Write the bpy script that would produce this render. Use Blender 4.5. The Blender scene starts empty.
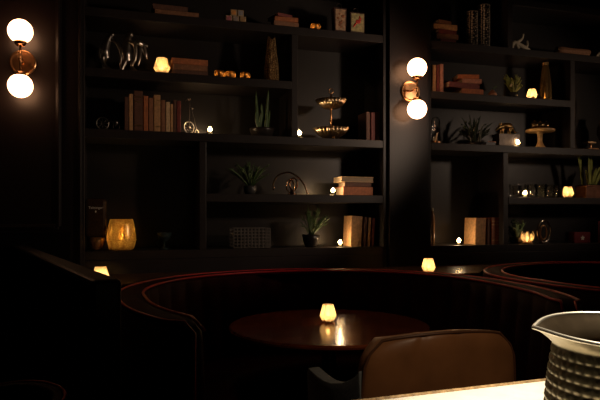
import bpy, bmesh, math, random
from mathutils import Vector, Matrix
random.seed(7)
PI = math.pi
sc = bpy.context.scene
COL = sc.collection
CAMZ = 1.28
YH = 216.0                      # horizon row of the photograph
Z0 = 4.1
YAW = math.atan(0.31)
T0, T1 = math.cos(YAW), math.sin(YAW)

# ------------------------------------------------------------------ layout
def W(u, d, z):
    """wall coordinates: u along the bookcase wall, d behind its front plane (negative = into the room)"""
    return Vector((u * T0 - d * T1, Z0 + u * T1 + d * T0, z))

def at(x, d):
    """point of the plane lying d behind the shelf fronts where column x of the photograph meets it"""
    xp = (x - 300.0) / 600.0
    Z = (d + T0 * Z0) / (T0 - T1 * xp)
    u = T0 * xp * Z + T1 * (Z - Z0)
    s = Z / 600.0
    return u, s, s / (T0 - T1 * xp)          # u, metres per row, metres along the wall per column

def u_of(x, d=0.0):
    return at(x, d)[0]

# shelf tops, height above the eye
S = {1: 1.2915, 2: 0.918, 3: 0.540, 4: 0.147, 5: -0.2187, 0: 1.675}

# ------------------------------------------------------------------ materials
MATS = {}
def mat(name, color, rough=0.5, metal=0.0, var=0.0, scale=20.0, bump=0.0, spec=0.5, emit=None, estr=0.0, sheen=0.0, stretch=None):
    if name in MATS: return MATS[name]
    m = bpy.data.materials.new(name); m.use_nodes = True
    nt = m.node_tree; b = nt.nodes['Principled BSDF']
    b.inputs['Base Color'].default_value = (*color, 1)
    b.inputs['Roughness'].default_value = rough
    b.inputs['Metallic'].default_value = metal
    b.inputs['Specular IOR Level'].default_value = spec
    if sheen: b.inputs['Sheen Weight'].default_value = sheen
    if emit:
        b.inputs['Emission Color'].default_value = (*emit, 1); b.inputs['Emission Strength'].default_value = estr
    if var or bump:
        tc = nt.nodes.new('ShaderNodeTexCoord'); nz = nt.nodes.new('ShaderNodeTexNoise')
        mp = nt.nodes.new('ShaderNodeMapping')
        nt.links.new(tc.outputs['Object'], mp.inputs['Vector'])
        if stretch: mp.inputs['Scale'].default_value = stretch
        nz.inputs['Scale'].default_value = scale; nz.inputs['Detail'].default_value = 6
        nt.links.new(mp.outputs['Vector'], nz.inputs['Vector'])
        if var:
            r = nt.nodes.new('ShaderNodeValToRGB')
            r.color_ramp.elements[0].position = 0.3; r.color_ramp.elements[1].position = 0.7
            r.color_ramp.elements[0].color = (*[max(0, c * (1 - var)) for c in color], 1)
            r.color_ramp.elements[1].color = (*[min(1, c * (1 + var)) for c in color], 1)
            nt.links.new(nz.outputs['Fac'], r.inputs['Fac']); nt.links.new(r.outputs['Color'], b.inputs['Base Color'])
        if bump:
            bp = nt.nodes.new('ShaderNodeBump'); bp.inputs['Strength'].default_value = bump; bp.inputs['Distance'].default_value = 0.004
            nt.links.new(nz.outputs['Fac'], bp.inputs['Height']); nt.links.new(bp.outputs['Normal'], b.inputs['Normal'])
    MATS[name] = m
    return m

def shade_glass(name, tint, transp=0.4, gloss=0.06, speckle=None):
    """frosted tinted candle glass: part of the light passes, part is scattered by the glass"""
    if name in MATS: return MATS[name]
    m = bpy.data.materials.new(name); m.use_nodes = True; nt = m.node_tree
    nt.nodes.remove(nt.nodes['Principled BSDF']); out = nt.nodes['Material Output']
    tl = nt.nodes.new('ShaderNodeBsdfTranslucent'); tl.inputs['Color'].default_value = (*tint, 1)
    tp = nt.nodes.new('ShaderNodeBsdfTransparent'); tp.inputs['Color'].default_value = (*tint, 1)
    gl = nt.nodes.new('ShaderNodeBsdfGlossy'); gl.inputs['Roughness'].default_value = 0.15
    mx = nt.nodes.new('ShaderNodeMixShader'); mx.inputs[0].default_value = transp
    nt.links.new(tl.outputs[0], mx.inputs[1]); nt.links.new(tp.outputs[0], mx.inputs[2])
    m2 = nt.nodes.new('ShaderNodeMixShader'); m2.inputs[0].default_value = gloss
    nt.links.new(mx.outputs[0], m2.inputs[1]); nt.links.new(gl.outputs[0], m2.inputs[2])
    last = m2
    if speckle:
        tc = nt.nodes.new('ShaderNodeTexCoord'); vo = nt.nodes.new('ShaderNodeTexNoise')
        vo.inputs['Scale'].default_value = speckle; vo.inputs['Detail'].default_value = 4
        rp = nt.nodes.new('ShaderNodeValToRGB'); rp.color_ramp.elements[0].position = 0.42; rp.color_ramp.elements[1].position = 0.62
        nt.links.new(tc.outputs['Object'], vo.inputs['Vector']); nt.links.new(vo.outputs['Fac'], rp.inputs['Fac'])
        me = nt.nodes.new('ShaderNodeBsdfPrincipled'); me.inputs['Base Color'].default_value = (.42, .26, .10, 1)
        me.inputs['Metallic'].default_value = 1; me.inputs['Roughness'].default_value = .3
        m3 = nt.nodes.new('ShaderNodeMixShader'); nt.links.new(rp.outputs['Color'], m3.inputs[0])
        nt.links.new(me.outputs[0], m3.inputs[1]); nt.links.new(m2.outputs[0], m3.inputs[2]); last = m3
    nt.links.new(last.outputs[0], out.inputs['Surface'])
    MATS[name] = m
    return m

def clear_glass(name='clear_glass', tint=(.985, .98, .96), gloss=0.15):
    if name in MATS: return MATS[name]
    m = bpy.data.materials.new(name); m.use_nodes = True; nt = m.node_tree
    nt.nodes.remove(nt.nodes['Principled BSDF']); out = nt.nodes['Material Output']
    tp = nt.nodes.new('ShaderNodeBsdfTransparent'); tp.inputs['Color'].default_value = (*tint, 1)
    gl = nt.nodes.new('ShaderNodeBsdfGlossy'); gl.inputs['Roughness'].default_value = 0.06
    fr = nt.nodes.new('ShaderNodeLayerWeight'); fr.inputs['Blend'].default_value = 0.10
    ad = nt.nodes.new('ShaderNodeMath'); ad.operation = 'ADD'; ad.inputs[1].default_value = gloss * .3; ad.use_clamp = True
    mx = nt.nodes.new('ShaderNodeMixShader')
    nt.links.new(fr.outputs['Fresnel'], ad.inputs[0]); nt.links.new(ad.outputs[0], mx.inputs[0])
    nt.links.new(tp.outputs[0], mx.inputs[1]); nt.links.new(gl.outputs[0], mx.inputs[2])
    nt.links.new(mx.outputs[0], out.inputs['Surface'])
    MATS[name] = m
    return m

def dotted_metal(name, light, dark, scale, rough=0.25, thr=0.35, mt=1.0):
    """dotted metal: pale dots on a dark sheet put glints and lit holes into the colour"""
    if name in MATS: return MATS[name]
    m = mat(name, light, rough, mt); nt = m.node_tree; b = nt.nodes['Principled BSDF']
    tc = nt.nodes.new('ShaderNodeTexCoord'); vo = nt.nodes.new('ShaderNodeTexVoronoi'); vo.inputs['Scale'].default_value = scale
    vo.inputs['Randomness'].default_value = .35
    rp = nt.nodes.new('ShaderNodeValToRGB'); rp.color_ramp.elements[0].position = thr - .05; rp.color_ramp.elements[1].position = thr + .1
    rp.color_ramp.elements[0].color = (*light, 1); rp.color_ramp.elements[1].color = (*dark, 1)
    bp = nt.nodes.new('ShaderNodeBump'); bp.inputs['Strength'].default_value = 1.0; bp.inputs['Distance'].default_value = .01
    nt.links.new(tc.outputs['Object'], vo.inputs['Vector']); nt.links.new(vo.outputs['Distance'], rp.inputs['Fac'])
    nt.links.new(rp.outputs['Color'], b.inputs['Base Color']); nt.links.new(vo.outputs['Distance'], bp.inputs['Height'])
    nt.links.new(bp.outputs['Normal'], b.inputs['Normal'])
    return m

def wood(name, c0, c1, rough, sx=(1.5, 14, 14), scale=2.2):
    if name in MATS: return MATS[name]
    m = mat(name, c0, rough); nt = m.node_tree; b = nt.nodes['Principled BSDF']
    tc = nt.nodes.new('ShaderNodeTexCoord'); mp = nt.nodes.new('ShaderNodeMapping'); mp.inputs['Scale'].default_value = sx
    nz = nt.nodes.new('ShaderNodeTexNoise'); nz.inputs['Scale'].default_value = scale; nz.inputs['Detail'].default_value = 8; nz.inputs['Distortion'].default_value = .8
    rp = nt.nodes.new('ShaderNodeValToRGB'); rp.color_ramp.elements[0].position = .35; rp.color_ramp.elements[1].position = .68
    rp.color_ramp.elements[0].color = (*c0, 1); rp.color_ramp.elements[1].color = (*c1, 1)
    bp = nt.nodes.new('ShaderNodeBump'); bp.inputs['Strength'].default_value = .12; bp.inputs['Distance'].default_value = .002
    nt.links.new(tc.outputs['Object'], mp.inputs['Vector']); nt.links.new(mp.outputs['Vector'], nz.inputs['Vector'])
    nt.links.new(nz.outputs['Fac'], rp.inputs['Fac']); nt.links.new(rp.outputs['Color'], b.inputs['Base Color'])
    nt.links.new(nz.outputs['Fac'], bp.inputs['Height']); nt.links.new(bp.outputs['Normal'], b.inputs['Normal'])
    return m

PAINT = mat('charcoal_paint_darkened', (.009, .005, .0045), .40, var=.10, scale=6, bump=.03, spec=.35)  # walls and piers: charcoal darkened in colour to hold back their excess light
BACKP = mat('charcoal_paint_lifted', (.019, .016, .0145), .36, var=.10, scale=6, bump=.05, spec=.4)  # bookcase backs: charcoal kept lighter in colour to offset the dim compartments
PAINT2 = mat('charcoal_shelf_paint', (.022, .0175, .017), .42, var=.10, scale=8, bump=.05, spec=.35)
BLACK = mat('black_panel_paint', (.004, .0035, .0035), .5, var=.15, scale=5, spec=.12)
FLOORM = wood('dark_floor_wood', (.012, .007, .005), (.03, .018, .012), .45)
CEIL = mat('dark_ceiling_paint', (.02, .018, .018), .8, var=.1, scale=3)
BRASS = mat('aged_brass', (.62, .34, .16), .28, 1.0, var=.12, scale=30)
GOLD = mat('dull_gold', (.62, .42, .18), .33, 1.0, var=.25, scale=40, bump=.2)
SILVER = mat('tarnished_silver', (.50, .45, .40), .28, 1.0, var=.3, scale=45, bump=.2)
DARKM = mat('dark_iron', (.09, .075, .065), .42, 1.0, var=.2, scale=40)
COPPER = mat('copper_metal', (.52, .25, .14), .25, 1.0, var=.15, scale=30)
WAX = mat('candle_wax', (.85, .72, .5), .5, var=.05, scale=20)
FLAME = mat('candle_flame', (1, .8, .4), .5, emit=(1.0, .60, .22), estr=60)
OPAL = mat('opal_glass_lit', (.9, .88, .84), .25, emit=(1.0, .50, .25), estr=10)
PAGES = mat('book_pages', (.42, .33, .22), .8, var=.25, scale=60, stretch=(1, 1, 12))
RED_LEATHER = mat('oxblood_leather', (.034, .003, .0035), .65, var=.25, scale=14, bump=.12, spec=.06)
RED_PIPE = mat('red_piping', (.62, .02, .035), .42, var=.2, scale=20)
BROWN_LEATHER = mat('brown_leather', (.27, .115, .045), .42, var=.22, scale=7, bump=.22, spec=.45)
GREY_FABRIC = mat('blue_grey_fabric', (.16, .175, .18), .85, var=.2, scale=120, bump=.25, spec=.2)
TABLEW = wood('mahogany_table', (.10, .020, .007), (.26, .06, .018), .17, sx=(1.2, 10, 10))
LEDGEW = wood('dark_ledge_wood', (.05, .024, .012), (.10, .05, .024), .26)
LEAF = mat('leaf_green', (.05, .10, .025), .45, var=.4, scale=18)
LEAF2 = mat('leaf_light_edge', (.30, .33, .08), .45, var=.4, scale=14)
LEAFD = mat('leaf_dark', (.025, .045, .018), .5, var=.4, scale=18)
SOIL = mat('potting_soil', (.02, .013, .009), .95, var=.4, scale=60, bump=.5)
BONE = mat('bleached_bone', (.75, .65, .48), .6, var=.2, scale=25, bump=.2)
BARK = mat('brown_bark', (.38, .19, .10), .75, var=.4, scale=25, bump=.5, stretch=(2, 10, 10))
CAKEW = wood('honey_wood', (.42, .25, .10), (.60, .38, .17), .35)
GLASS = clear_glass()
AMBERGLASS = shade_glass('amber_frosted_glass', (1.0, .85, .62), .28)
CLOTHS = {}
def cloth(c):
    k = 'book_cloth_%d_%d_%d' % tuple(int(v * 255) for v in c)
    return mat(k, tuple(min(.8, v * 1.4) for v in c), .6, var=.25, scale=50, bump=.15)

# ------------------------------------------------------------------ mesh helpers
def nb(): return bmesh.new()
def box(bm, c, s, rot=None):
    M = Matrix.Translation(Vector(c))
    if rot is not None: M = M @ rot
    M = M @ Matrix.Diagonal((s[0], s[1], s[2], 1))
    bmesh.ops.create_cube(bm, size=1.0, matrix=M)
def ball(bm, c, r, seg=20, sc_=(1, 1, 1)):
    M = Matrix.Translation(Vector(c)) @ Matrix.Diagonal((*sc_, 1))
    bmesh.ops.create_uvsphere(bm, u_segments=seg, v_segments=max(6, seg // 2), radius=r, matrix=M)
def lathe(bm, prof, seg=32, c=(0, 0, 0), fr=None, close=False):
    """profile of (radius, z); r=0 ends become poles; close joins the last ring back to the first"""
    rings = []
    for r, z in prof:
        if r <= 1e-6:
            rings.append([bm.verts.new((c[0], c[1], c[2] + z))])
        else:
            ring = []
            for k in range(seg):
                a = 2 * PI * k / seg
                rr, dz = (r, 0) if fr is None else fr(r, z, a)
                ring.append(bm.verts.new((c[0] + rr * math.cos(a), c[1] + rr * math.sin(a), c[2] + z + dz)))
            rings.append(ring)
    pairs = list(zip(rings[:-1], rings[1:]))
    if close: pairs.append((rings[-1], rings[0]))
    for A, B in pairs:
        if len(A) == 1 and len(B) == 1: continue
        for k in range(seg):
            k2 = (k + 1) % seg
            if len(A) == 1: bm.faces.new((A[0], B[k], B[k2]))
            elif len(B) == 1: bm.faces.new((A[k], B[0], A[k2]))
            else: bm.faces.new((A[k], B[k], B[k2], A[k2]))
    bmesh.ops.recalc_face_normals(bm, faces=bm.faces[:])
def tube(bm, pts, r, seg=8, closed=False):
    P = [Vector(p) for p in pts]; n = len(P)
    R = r if isinstance(r, (list, tuple)) else [r] * n
    rings = []; up = Vector((0, 0, 1)); prev = None
    for i in range(n):
        if closed: t = P[(i + 1) % n] - P[i - 1]
        else: t = P[min(i + 1, n - 1)] - P[max(i - 1, 0)]
        t.normalize()
        if prev is None:
            a = t.cross(up)
            if a.length < 1e-3: a = t.cross(Vector((1, 0, 0)))
        else:
            a = prev - t * prev.dot(t)
        a.normalize(); prev = a.copy(); b = t.cross(a)
        rings.append([bm.verts.new(P[i] + (a * math.cos(2 * PI * k / seg) + b * math.sin(2 * PI * k / seg)) * R[i]) for k in range(seg)])
    for i in range(n if closed else n - 1):
        A, B = rings[i], rings[(i + 1) % n]
        off = 0
        if closed and i == n - 1:
            off = min(range(seg), key=lambda o: sum((A[k].co - B[(k + o) % seg].co).length for k in range(seg)))
        for k in range(seg):
            bm.faces.new((A[k], A[(k + 1) % seg], B[(k + 1 + off) % seg], B[(k + off) % seg]))
    if not closed:
        bm.faces.new(rings[0][::-1]); bm.faces.new(rings[-1])
    bmesh.ops.recalc_face_normals(bm, faces=bm.faces[:])
def smooth_path(pts, n=8):
    """Catmull-Rom through the points"""
    P = [Vector(p) for p in pts]; out = []
    for i in range(len(P) - 1):
        p0, p1, p2, p3 = P[max(i - 1, 0)], P[i], P[i + 1], P[min(i + 2, len(P) - 1)]
        for k in range(n):
            t = k / n
            out.append(0.5 * ((2 * p1) + (p2 - p0) * t + (2 * p0 - 5 * p1 + 4 * p2 - p3) * t * t + (3 * p1 - p0 - 3 * p2 + p3) * t ** 3))
    out.append(P[-1])
    return out
def ring_pts(c, r, ax='y', n=36, sx=1.0, sz=1.0, rot=0.0):
    o = []
    for k in range(n):
        a = 2 * PI * k / n; p = math.cos(a) * r * sx; q = math.sin(a) * r * sz
        if ax == 'y': v = Vector((p, 0, q))
        elif ax == 'z': v = Vector((p, q, 0))
        else: v = Vector((0, p, q))
        o.append(Vector(c) + Matrix.Rotation(rot, 3, 'Z') @ v)
    return o
def leaf(bm, base, tip, w, bend=(0, 0, 0), th=.0015, n=7, face=(0, -1, 0), prof=None):
    """a blade with thickness and a folded midrib from base to tip"""
    B, T = Vector(base), Vector(tip); M = (B + T) / 2 + Vector(bend)
    L, Rr = [], []
    for i in range(n + 1):
        t = i / n
        c = B * (1 - t) ** 2 + M * 2 * t * (1 - t) + T * t * t
        ww = w * (prof(t) if prof else (math.sin(PI * min(1, .18 + .82 * t)) ** .7 if t < 1 else 0)) + .0004
        tan = (M - B) * (1 - t) + (T - M) * t; f = Vector(face)
        side = tan.cross(f)
        if side.length < 1e-5: side = Vector((1, 0, 0))
        side.normalize(); nrm = side.cross(tan).normalized()
        L.append((bm.verts.new(c - side * ww / 2 + nrm * w * .12), bm.verts.new(c + nrm * th), bm.verts.new(c + side * ww / 2 + nrm * w * .12), bm.verts.new(c - nrm * th)))
    for A, C in zip(L[:-1], L[1:]):
        for k in range(4): bm.faces.new((A[k], A[(k + 1) % 4], C[(k + 1) % 4], C[k]))
    bm.faces.new(L[0][::-1]); bm.faces.new(L[-1])
def obj(name, bm, m, parent=None, smooth=False, bevel=0.0, loc=None, rz=None):
    me = bpy.data.meshes.new(name); bm.to_mesh(me); bm.free()
    if smooth:
        for p in me.polygons: p.use_smooth = True
    o = bpy.data.objects.new(name, me); COL.objects.link(o); me.materials.append(m)
    if parent: o.parent = parent
    if bevel:
        b = o.modifiers.new('edge', 'BEVEL'); b.width = bevel; b.segments = 2; b.limit_method = 'ANGLE'
    if loc is not None: o.location = loc
    if rz is not None: o.rotation_euler = (0, 0, rz)
    return o
def tag(o, label, cat, group=None):
    o['label'] = label; o['category'] = cat
    if group: o['group'] = group
    return o
def thing(name, label, cat, loc, rz=YAW, group=None, ry=0.0):
    o = bpy.data.objects.new(name, None); COL.objects.link(o); o.empty_display_size = .05
    o.location = loc; o.rotation_euler = (0, ry, rz)
    return tag(o, label, cat, group)
def struct(name, bm, m, **k):
    o = obj(name, bm, m, **k); o['kind'] = 'structure'; return o
def dup(root, loc, label, rz=None, group=None):
    r = root.copy(); COL.objects.link(r); r.location = loc; r['label'] = label
    if rz is not None: r.rotation_euler = (0, 0, rz)
    if group: r['group'] = group
    for ch in list(root.children):
        c = ch.copy(); COL.objects.link(c); c.parent = r
        for g in list(ch.children):
            d = g.copy(); COL.objects.link(d); d.parent = c
    return r
def lamp(name, loc, watts, color, parent=None, radius=.012, kind='POINT'):
    l = bpy.data.lights.new(name, kind); l.energy = watts; l.color = color; l.shadow_soft_size = radius
    o = bpy.data.objects.new(name, l); COL.objects.link(o); o.location = loc
    if parent: o.parent = parent
    return o
def wallbox(bm, u0, u1, d0, d1, z0, z1):
    box(bm, W((u0 + u1) / 2, (d0 + d1) / 2, (z0 + z1) / 2), (u1 - u0, d1 - d0, z1 - z0), Matrix.Rotation(YAW, 4, 'Z'))
def spot(x, H, d=.10):
    u, s, su = at(x, d)
    return W(u, d, CAMZ + H), s, su
def tall(ytop, H, s): return (YH - ytop) * s - H

# ------------------------------------------------------------------ camera
cd = bpy.data.cameras.new('camera'); cam = bpy.data.objects.new('camera', cd); COL.objects.link(cam)
cam.location = (0, 0, CAMZ); cam.rotation_euler = (PI / 2, 0, 0)
cd.sensor_width = 36; cd.lens = 36; cd.shift_y = 16 / 600; cd.clip_start = .02
sc.camera = cam
w = bpy.data.worlds.new('world'); sc.world = w; w.use_nodes = True
w.node_tree.nodes['Background'].inputs[0].default_value = (0, 0, 0, 1)
sc.view_settings.view_transform = 'Standard'; sc.view_settings.look = 'None'
sc.view_settings.gamma = 1; sc.view_settings.exposure = 0; sc.view_settings.use_curve_mapping = False
sc.cycles.use_denoising = True
sc.cycles.max_bounces = 8; sc.cycles.transparent_max_bounces = 16
sc.cycles.caustics_reflective = False; sc.cycles.caustics_refractive = False
sc.cycles.sample_clamp_indirect = 2.0
WARM = (1.0, .68, .40)

# ------------------------------------------------------------------ room shell
CEILZ = 3.3
DEP = .34
UL, UR = -2.9, 5.2
DR = -6.2
b = nb(); wallbox(b, UL - .1, UR + .1, DR - .1, .6, -.08, 0); struct('floor', b, FLOORM)
b = nb(); wallbox(b, UL - .1, UR + .1, DR - .1, .6, CEILZ, CEILZ + .1); struct('ceiling', b, CEIL)
b = nb(); wallbox(b, UL, UR, DEP + .05, DEP + .2, 0, CEILZ); struct('wall_back', b, PAINT)
b = nb(); wallbox(b, UL - .1, UL, DR, DEP + .2, 0, CEILZ); struct('wall_left', b, PAINT)
b = nb(); wallbox(b, UR, UR + .1, DR, DEP + .2, 0, CEILZ); struct('wall_right', b, PAINT)
b = nb(); wallbox(b, UL - .1, UR + .1, DR - .1, DR, 0, CEILZ); struct('wall_rear', b, PAINT)
uA, uB, uC, uD = u_of(78), u_of(386.5), u_of(428), 3.05
b = nb(); wallbox(b, UL, uA, -.02, DEP + .05, 0, CEILZ); struct('wall_pier', b, PAINT)
b = nb(); wallbox(b, uB + .012, uC - .012, -.03, DEP + .05, 0, CEILZ); struct('wall_pier', b, PAINT)
b = nb(); wallbox(b, uD + .01, UR, -.03, DEP + .05, 0, CEILZ); struct('wall_pier', b, PAINT)
# raised panel moulding on the left pier: two upright mouldings and a bottom rail
zr = CAMZ + (YH - 227) * at(20, 0)[1]
ur = u_of(59)
def moulding(u, z0, z1, wdt=.03):
    bm = nb()
    wallbox(bm, u - wdt / 2, u + wdt / 2, -.035, -.02, z0, z1); wallbox(bm, u - wdt * .2, u + wdt * .25, -.046, -.035, z0, z1)
    return bm
struct('trim_1', moulding(ur, zr, 3.1), PAINT, bevel=.004)
bm = nb(); wallbox(bm, UL + .3, ur, -.035, -.02, zr - .016, zr + .016); wallbox(bm, UL + .3, ur - .02, -.046, -.035, zr - .006, zr + .007)
struct('trim_2', bm, PAINT, bevel=.004)
struct('trim_3', moulding(u_of(80.5), 0, CEILZ, .022), PAINT, bevel=.003)
bm = nb(); wallbox(bm, UL + .01, u_of(71), -.034, -.021, 0, zr - .03); struct('wall_dark_sheet', bm, BLACK)  # added black sheet that keeps the pier dark below the bottom rail
# low black partition running from the wall to the near left corner
PZ = 1.11
A = Vector((-.48, 1.62)); Bv = Vector((-1.66, 3.62)); dr = (Bv - A).normalized(); nr = Vector((-dr.y, dr.x))
bm = nb(); M = Matrix.Rotation(math.atan2(dr.y, dr.x), 4, 'Z'); L_ = (Bv - A).length - .03
c0 = A + dr * L_ / 2 + nr * .04
box(bm, (c0.x, c0.y, PZ / 2), (L_, .08, PZ), M)
struct('wall_partition', bm, BLACK, bevel=.012)

# ------------------------------------------------------------------ bookcases
def bookcase(label, u0, u1, shelves, dividers):
    t = thing('built_in_bookcase', label, 'bookcase', (0, 0, 0), 0, 'charcoal built-in bookcases')
    def part(name, *a, m=PAINT2, bv=.003):
        bm = nb(); wallbox(bm, *a); return obj(name, bm, m, t, bevel=bv)
    part('back_panel', u0, u1, DEP, DEP + .02, 0, CEILZ - .005, m=BACKP)
    wz = .026
    part('side_panel', u0, u0 + wz, 0, DEP, 0, CEILZ - .005); part('side_panel', u1 - wz, u1, 0, DEP, 0, CEILZ - .005)
    part('base_panel', u0 + wz, u1 - wz, 0, .03, 0, CAMZ + S[5] - .055)
    for H, a, c in shelves:
        part('shelf', a, c, .001, DEP, CAMZ + H - .055, CAMZ + H)
    for x, lo, hi in dividers:
        u = u_of(x); part('divider', u - .022, u + .022, .003, DEP, CAMZ + lo, CAMZ + hi - .055)
    return t
wz = .026
bookcase('charcoal built-in bookcase between the two globe sconces', uA + .012, uB,
         [(S[0], uA + .038, uB - wz), (S[1], uA + .038, uB - wz), (S[2], uA + .038, u_of(295) - .022), (S[3], uA + .038, uB - wz),
          (S[4], u_of(203) + .022, uB - wz), (S[5], uA + .038, uB - wz)],
         [(295, S[3], S[1]), (203, S[5], S[3])])
ud = u_of(510.5)
bookcase('charcoal built-in bookcase right of the paired-globe sconce by the pier', uC, uD,
         [(S[0], ud + .022, uD - wz), (S[1], uC + wz, uD - wz), (S[2], uC + wz, u_of(573) - .022), (S[3], uC + wz, uD - wz),
          (S[4], u_of(506) + .022, uD - wz), (S[5], uC + wz, uD - wz)],
         [(510.5, S[1], CEILZ - CAMZ + .05), (573, S[3], S[1]), (506, S[5], S[3])])

# ------------------------------------------------------------------ sconces
def sconce(label, x, y, d=-.03):
    u, s, su = at(x, d)
    z = CAMZ + (YH - y) * s
    t = thing('globe_sconce', label, 'wall light', W(u, d, z), YAW, 'brass double globe sconces')
    bm = nb(); lathe(bm, [(0, 0), (.070, 0), (.074, .004), (.074, .012), (.068, .016), (.058, .014), (0, .016)], 40)
    bmesh.ops.rotate(bm, verts=bm.verts, matrix=Matrix.Rotation(PI / 2, 3, 'X')); obj('backplate', bm, BRASS, t, smooth=False, bevel=.001)
    bm = nb(); tube(bm, [(0, -.012, 0), (0, -.105, 0)], .007, 12); ball(bm, (0, -.105, 0), .012, 14); obj('arm', bm, BRASS, t, smooth=True)
    bm = nb(); tube(bm, [(0, -.105, -.075), (0, -.105, .075)], .0065, 12); obj('stem', bm, BRASS, t, smooth=True)
    hs = .157 if x < 100 else .145
    for sg in (1, -1):
        bm = nb(); k_ = hs - .148; lathe(bm, [(0, sg * (.066 + k_)), (.024, sg * (.066 + k_)), (.032, sg * (.080 + k_)), (.036, sg * (.092 + k_)), (0, sg * (.085 + k_))], 24, (0, -.105, 0)); obj('globe_cup', bm, BRASS, t, smooth=True)
        bm = nb(); ball(bm, (0, -.105, sg * hs), .068, 36); obj('globe', bm, OPAL, t, smooth=True)
    return t
sconce('brass sconce with two lit globes on the panelled pier beside the bookcase end', 23, 63)
sconce('brass sconce with two lit globes on the narrow pier between the bookcases', 410, 91.5, -.03)
uS = 3.05 + (uC - uB) / 2 + .05
def sconce_uv(label, u):
    z = CAMZ + (YH - 91.5) * at(411.5, 0)[1]
    src = [o for o in bpy.data.objects if o.name.startswith('globe_sconce')][-1]
    dup(src, W(u, -.03, z), label)
sconce_uv('brass sconce with two lit globes on the pier past the second bookcase', uS)

# ------------------------------------------------------------------ candles
def make_votive(label, loc, k=1.0, watts=.40, group='faceted amber votives'):
    t = thing('votive_candle', label, 'candle', loc, YAW, group)
    bm = nb(); lathe(bm, [(0, 0), (.032, 0), (.053, .040), (.034, .105), (.031, .105), (.0495, .040), (.029, .006), (0, .006)], 8); obj('glass_shade', bm, AMBERGLASS, t)
    bm = nb(); lathe(bm, [(0, .008), (.026, .008), (.026, .026), (0, .027)], 16); obj('wax', bm, WAX, t, smooth=False)
    bm = nb(); lathe(bm, [(0, .030), (.007, .036), (.008, .044), (.005, .056), (0, .070)], 10); obj('flame', bm, FLAME, t, smooth=True)
    lamp('candle_light', (0, 0, .058), watts, WARM, t, .010)
    t.scale = (k, k, k)
    return t
V0 = make_votive('faceted amber votive candle on the round wooden table', (0, 0, 0))
def make_tealight(label, loc):
    t = thing('tealight_candle', label, 'candle', loc, YAW, 'small bare tealights on the shelves')
    bm = nb(); lathe(bm, [(0, 0), (.017, 0), (.019, .004), (.024, .030), (.0225, .030), (.0175, .005), (0, .004)], 20); obj('glass_cup', bm, GLASS, t, smooth=True)
    bm = nb(); lathe(bm, [(0, .005), (.0165, .005), (.018, .016), (0, .016)], 18); obj('wax', bm, WAX, t)
    bm = nb(); lathe(bm, [(0, .018), (.013, .026), (.014, .034), (.009, .044), (0, .054)], 12); obj('flame', bm, FLAME, t, smooth=True)
    lamp('candle_light', (0, 0, .05), 1.2, WARM, t, .012)
    return t
T_ = None
for x, H, d, lab in [
    (210, 3, .05, 'bare tealight right of the penny farthing model'),
    (299.5, 3, .05, 'bare tealight between the spiky potted plant and the tiered stand'),
    (333, 4, .05, 'bare tealight left of the three lying books'),
    (340, 5, .05, 'bare tealight beside the leaning tan book'),
    (459, 5, .05, 'bare tealight between slim bottle and leaning book pair'),
    (518, 3, .05, 'bare tealight between the metal animal and the cake stand'),
    (525, 4, .05, 'bare tealight in front of the drinking glasses')]:
    p, s, su = spot(x, S[H], d)
    if T_ is None: T_ = make_tealight(lab, p)
    else: dup(T_, p, lab)
for x, H, d, lab in [
    (162, 2, .07, 'faceted amber votive between the silver figurines and lying books'),
    (532, 2, .06, 'faceted amber votive beside the ribbed gold bottle'),
    (568, 4, .06, 'faceted amber votive beside the square plant trough')]:
    p, s, su = spot(x, S[H], d)
    k = {162: 1.0, 532: .78, 568: .85}[x]
    dup(V0, p, lab).scale = (k, k, k)

# ------------------------------------------------------------------ books
def book(label, loc, t, h, dp, color, lying=False, rz=0.0, ry=0.0, group=None, bands=False, flip=False):
    T = thing('book', label, 'book', loc, YAW + rz, group, ry)
    def mp(x, y, z): return (z - h / 2, y, x + t / 2) if lying else (x, y, z)
    def bx(bm, x0, x1, y0, y1, z0, z1):
        a, c = mp(x0, y0, z0), mp(x1, y1, z1)
        box(bm, [(i + j) / 2 for i, j in zip(a, c)], [abs(i - j) for i, j in zip(a, c)])
    ct = min(.004, t * .14)
    if lying and flip: y0, y1, sp = 0, dp, dp
    else: y0, y1, sp = 0, dp, 0
    bm = nb()
    bx(bm, -t / 2, -t / 2 + ct, y0, y1, 0, h); bx(bm, t / 2 - ct, t / 2, y0, y1, 0, h)
    if sp == 0: bx(bm, -t / 2 + ct * .5, t / 2 - ct * .5, -ct * .6, ct * .8, 0, h)
    else: bx(bm, -t / 2 + ct * .5, t / 2 - ct * .5, dp - ct, dp + ct * .6, 0, h)
    obj('cover', bm, cloth(color), T, bevel=.001)
    bm = nb(); e = .004
    bx(bm, -t / 2 + ct, t / 2 - ct, (ct if sp == 0 else e), (dp - e if sp == 0 else dp - ct), e, h - e)
    obj('page_block', bm, PAGES, T)
    if bands:
        for zz in (.14, .72, .84):
            bm = nb(); bx(bm, -t / 2 + ct * .2, t / 2 - ct * .2, -ct * 1.0, 0, h * zz, h * zz + .006); obj('spine_band', bm, GOLD, T)
    return T
def upright(rows, H, d, group, lean=0.0, dp=.15):
    for x0, x1, yt, c, lab, *o in rows:
        xm = (x0 + x1) / 2; u, s, su = at(xm, d)
        ln = o[0] if o else lean; wide = o[1] if len(o) > 1 else 0
        book(lab, W(u, d, CAMZ + H), (x1 - x0) * su * .94, tall(yt, H, s), dp, c, ry=ln, group=group, bands=(not wide and (x1 - x0) > 6))
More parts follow.
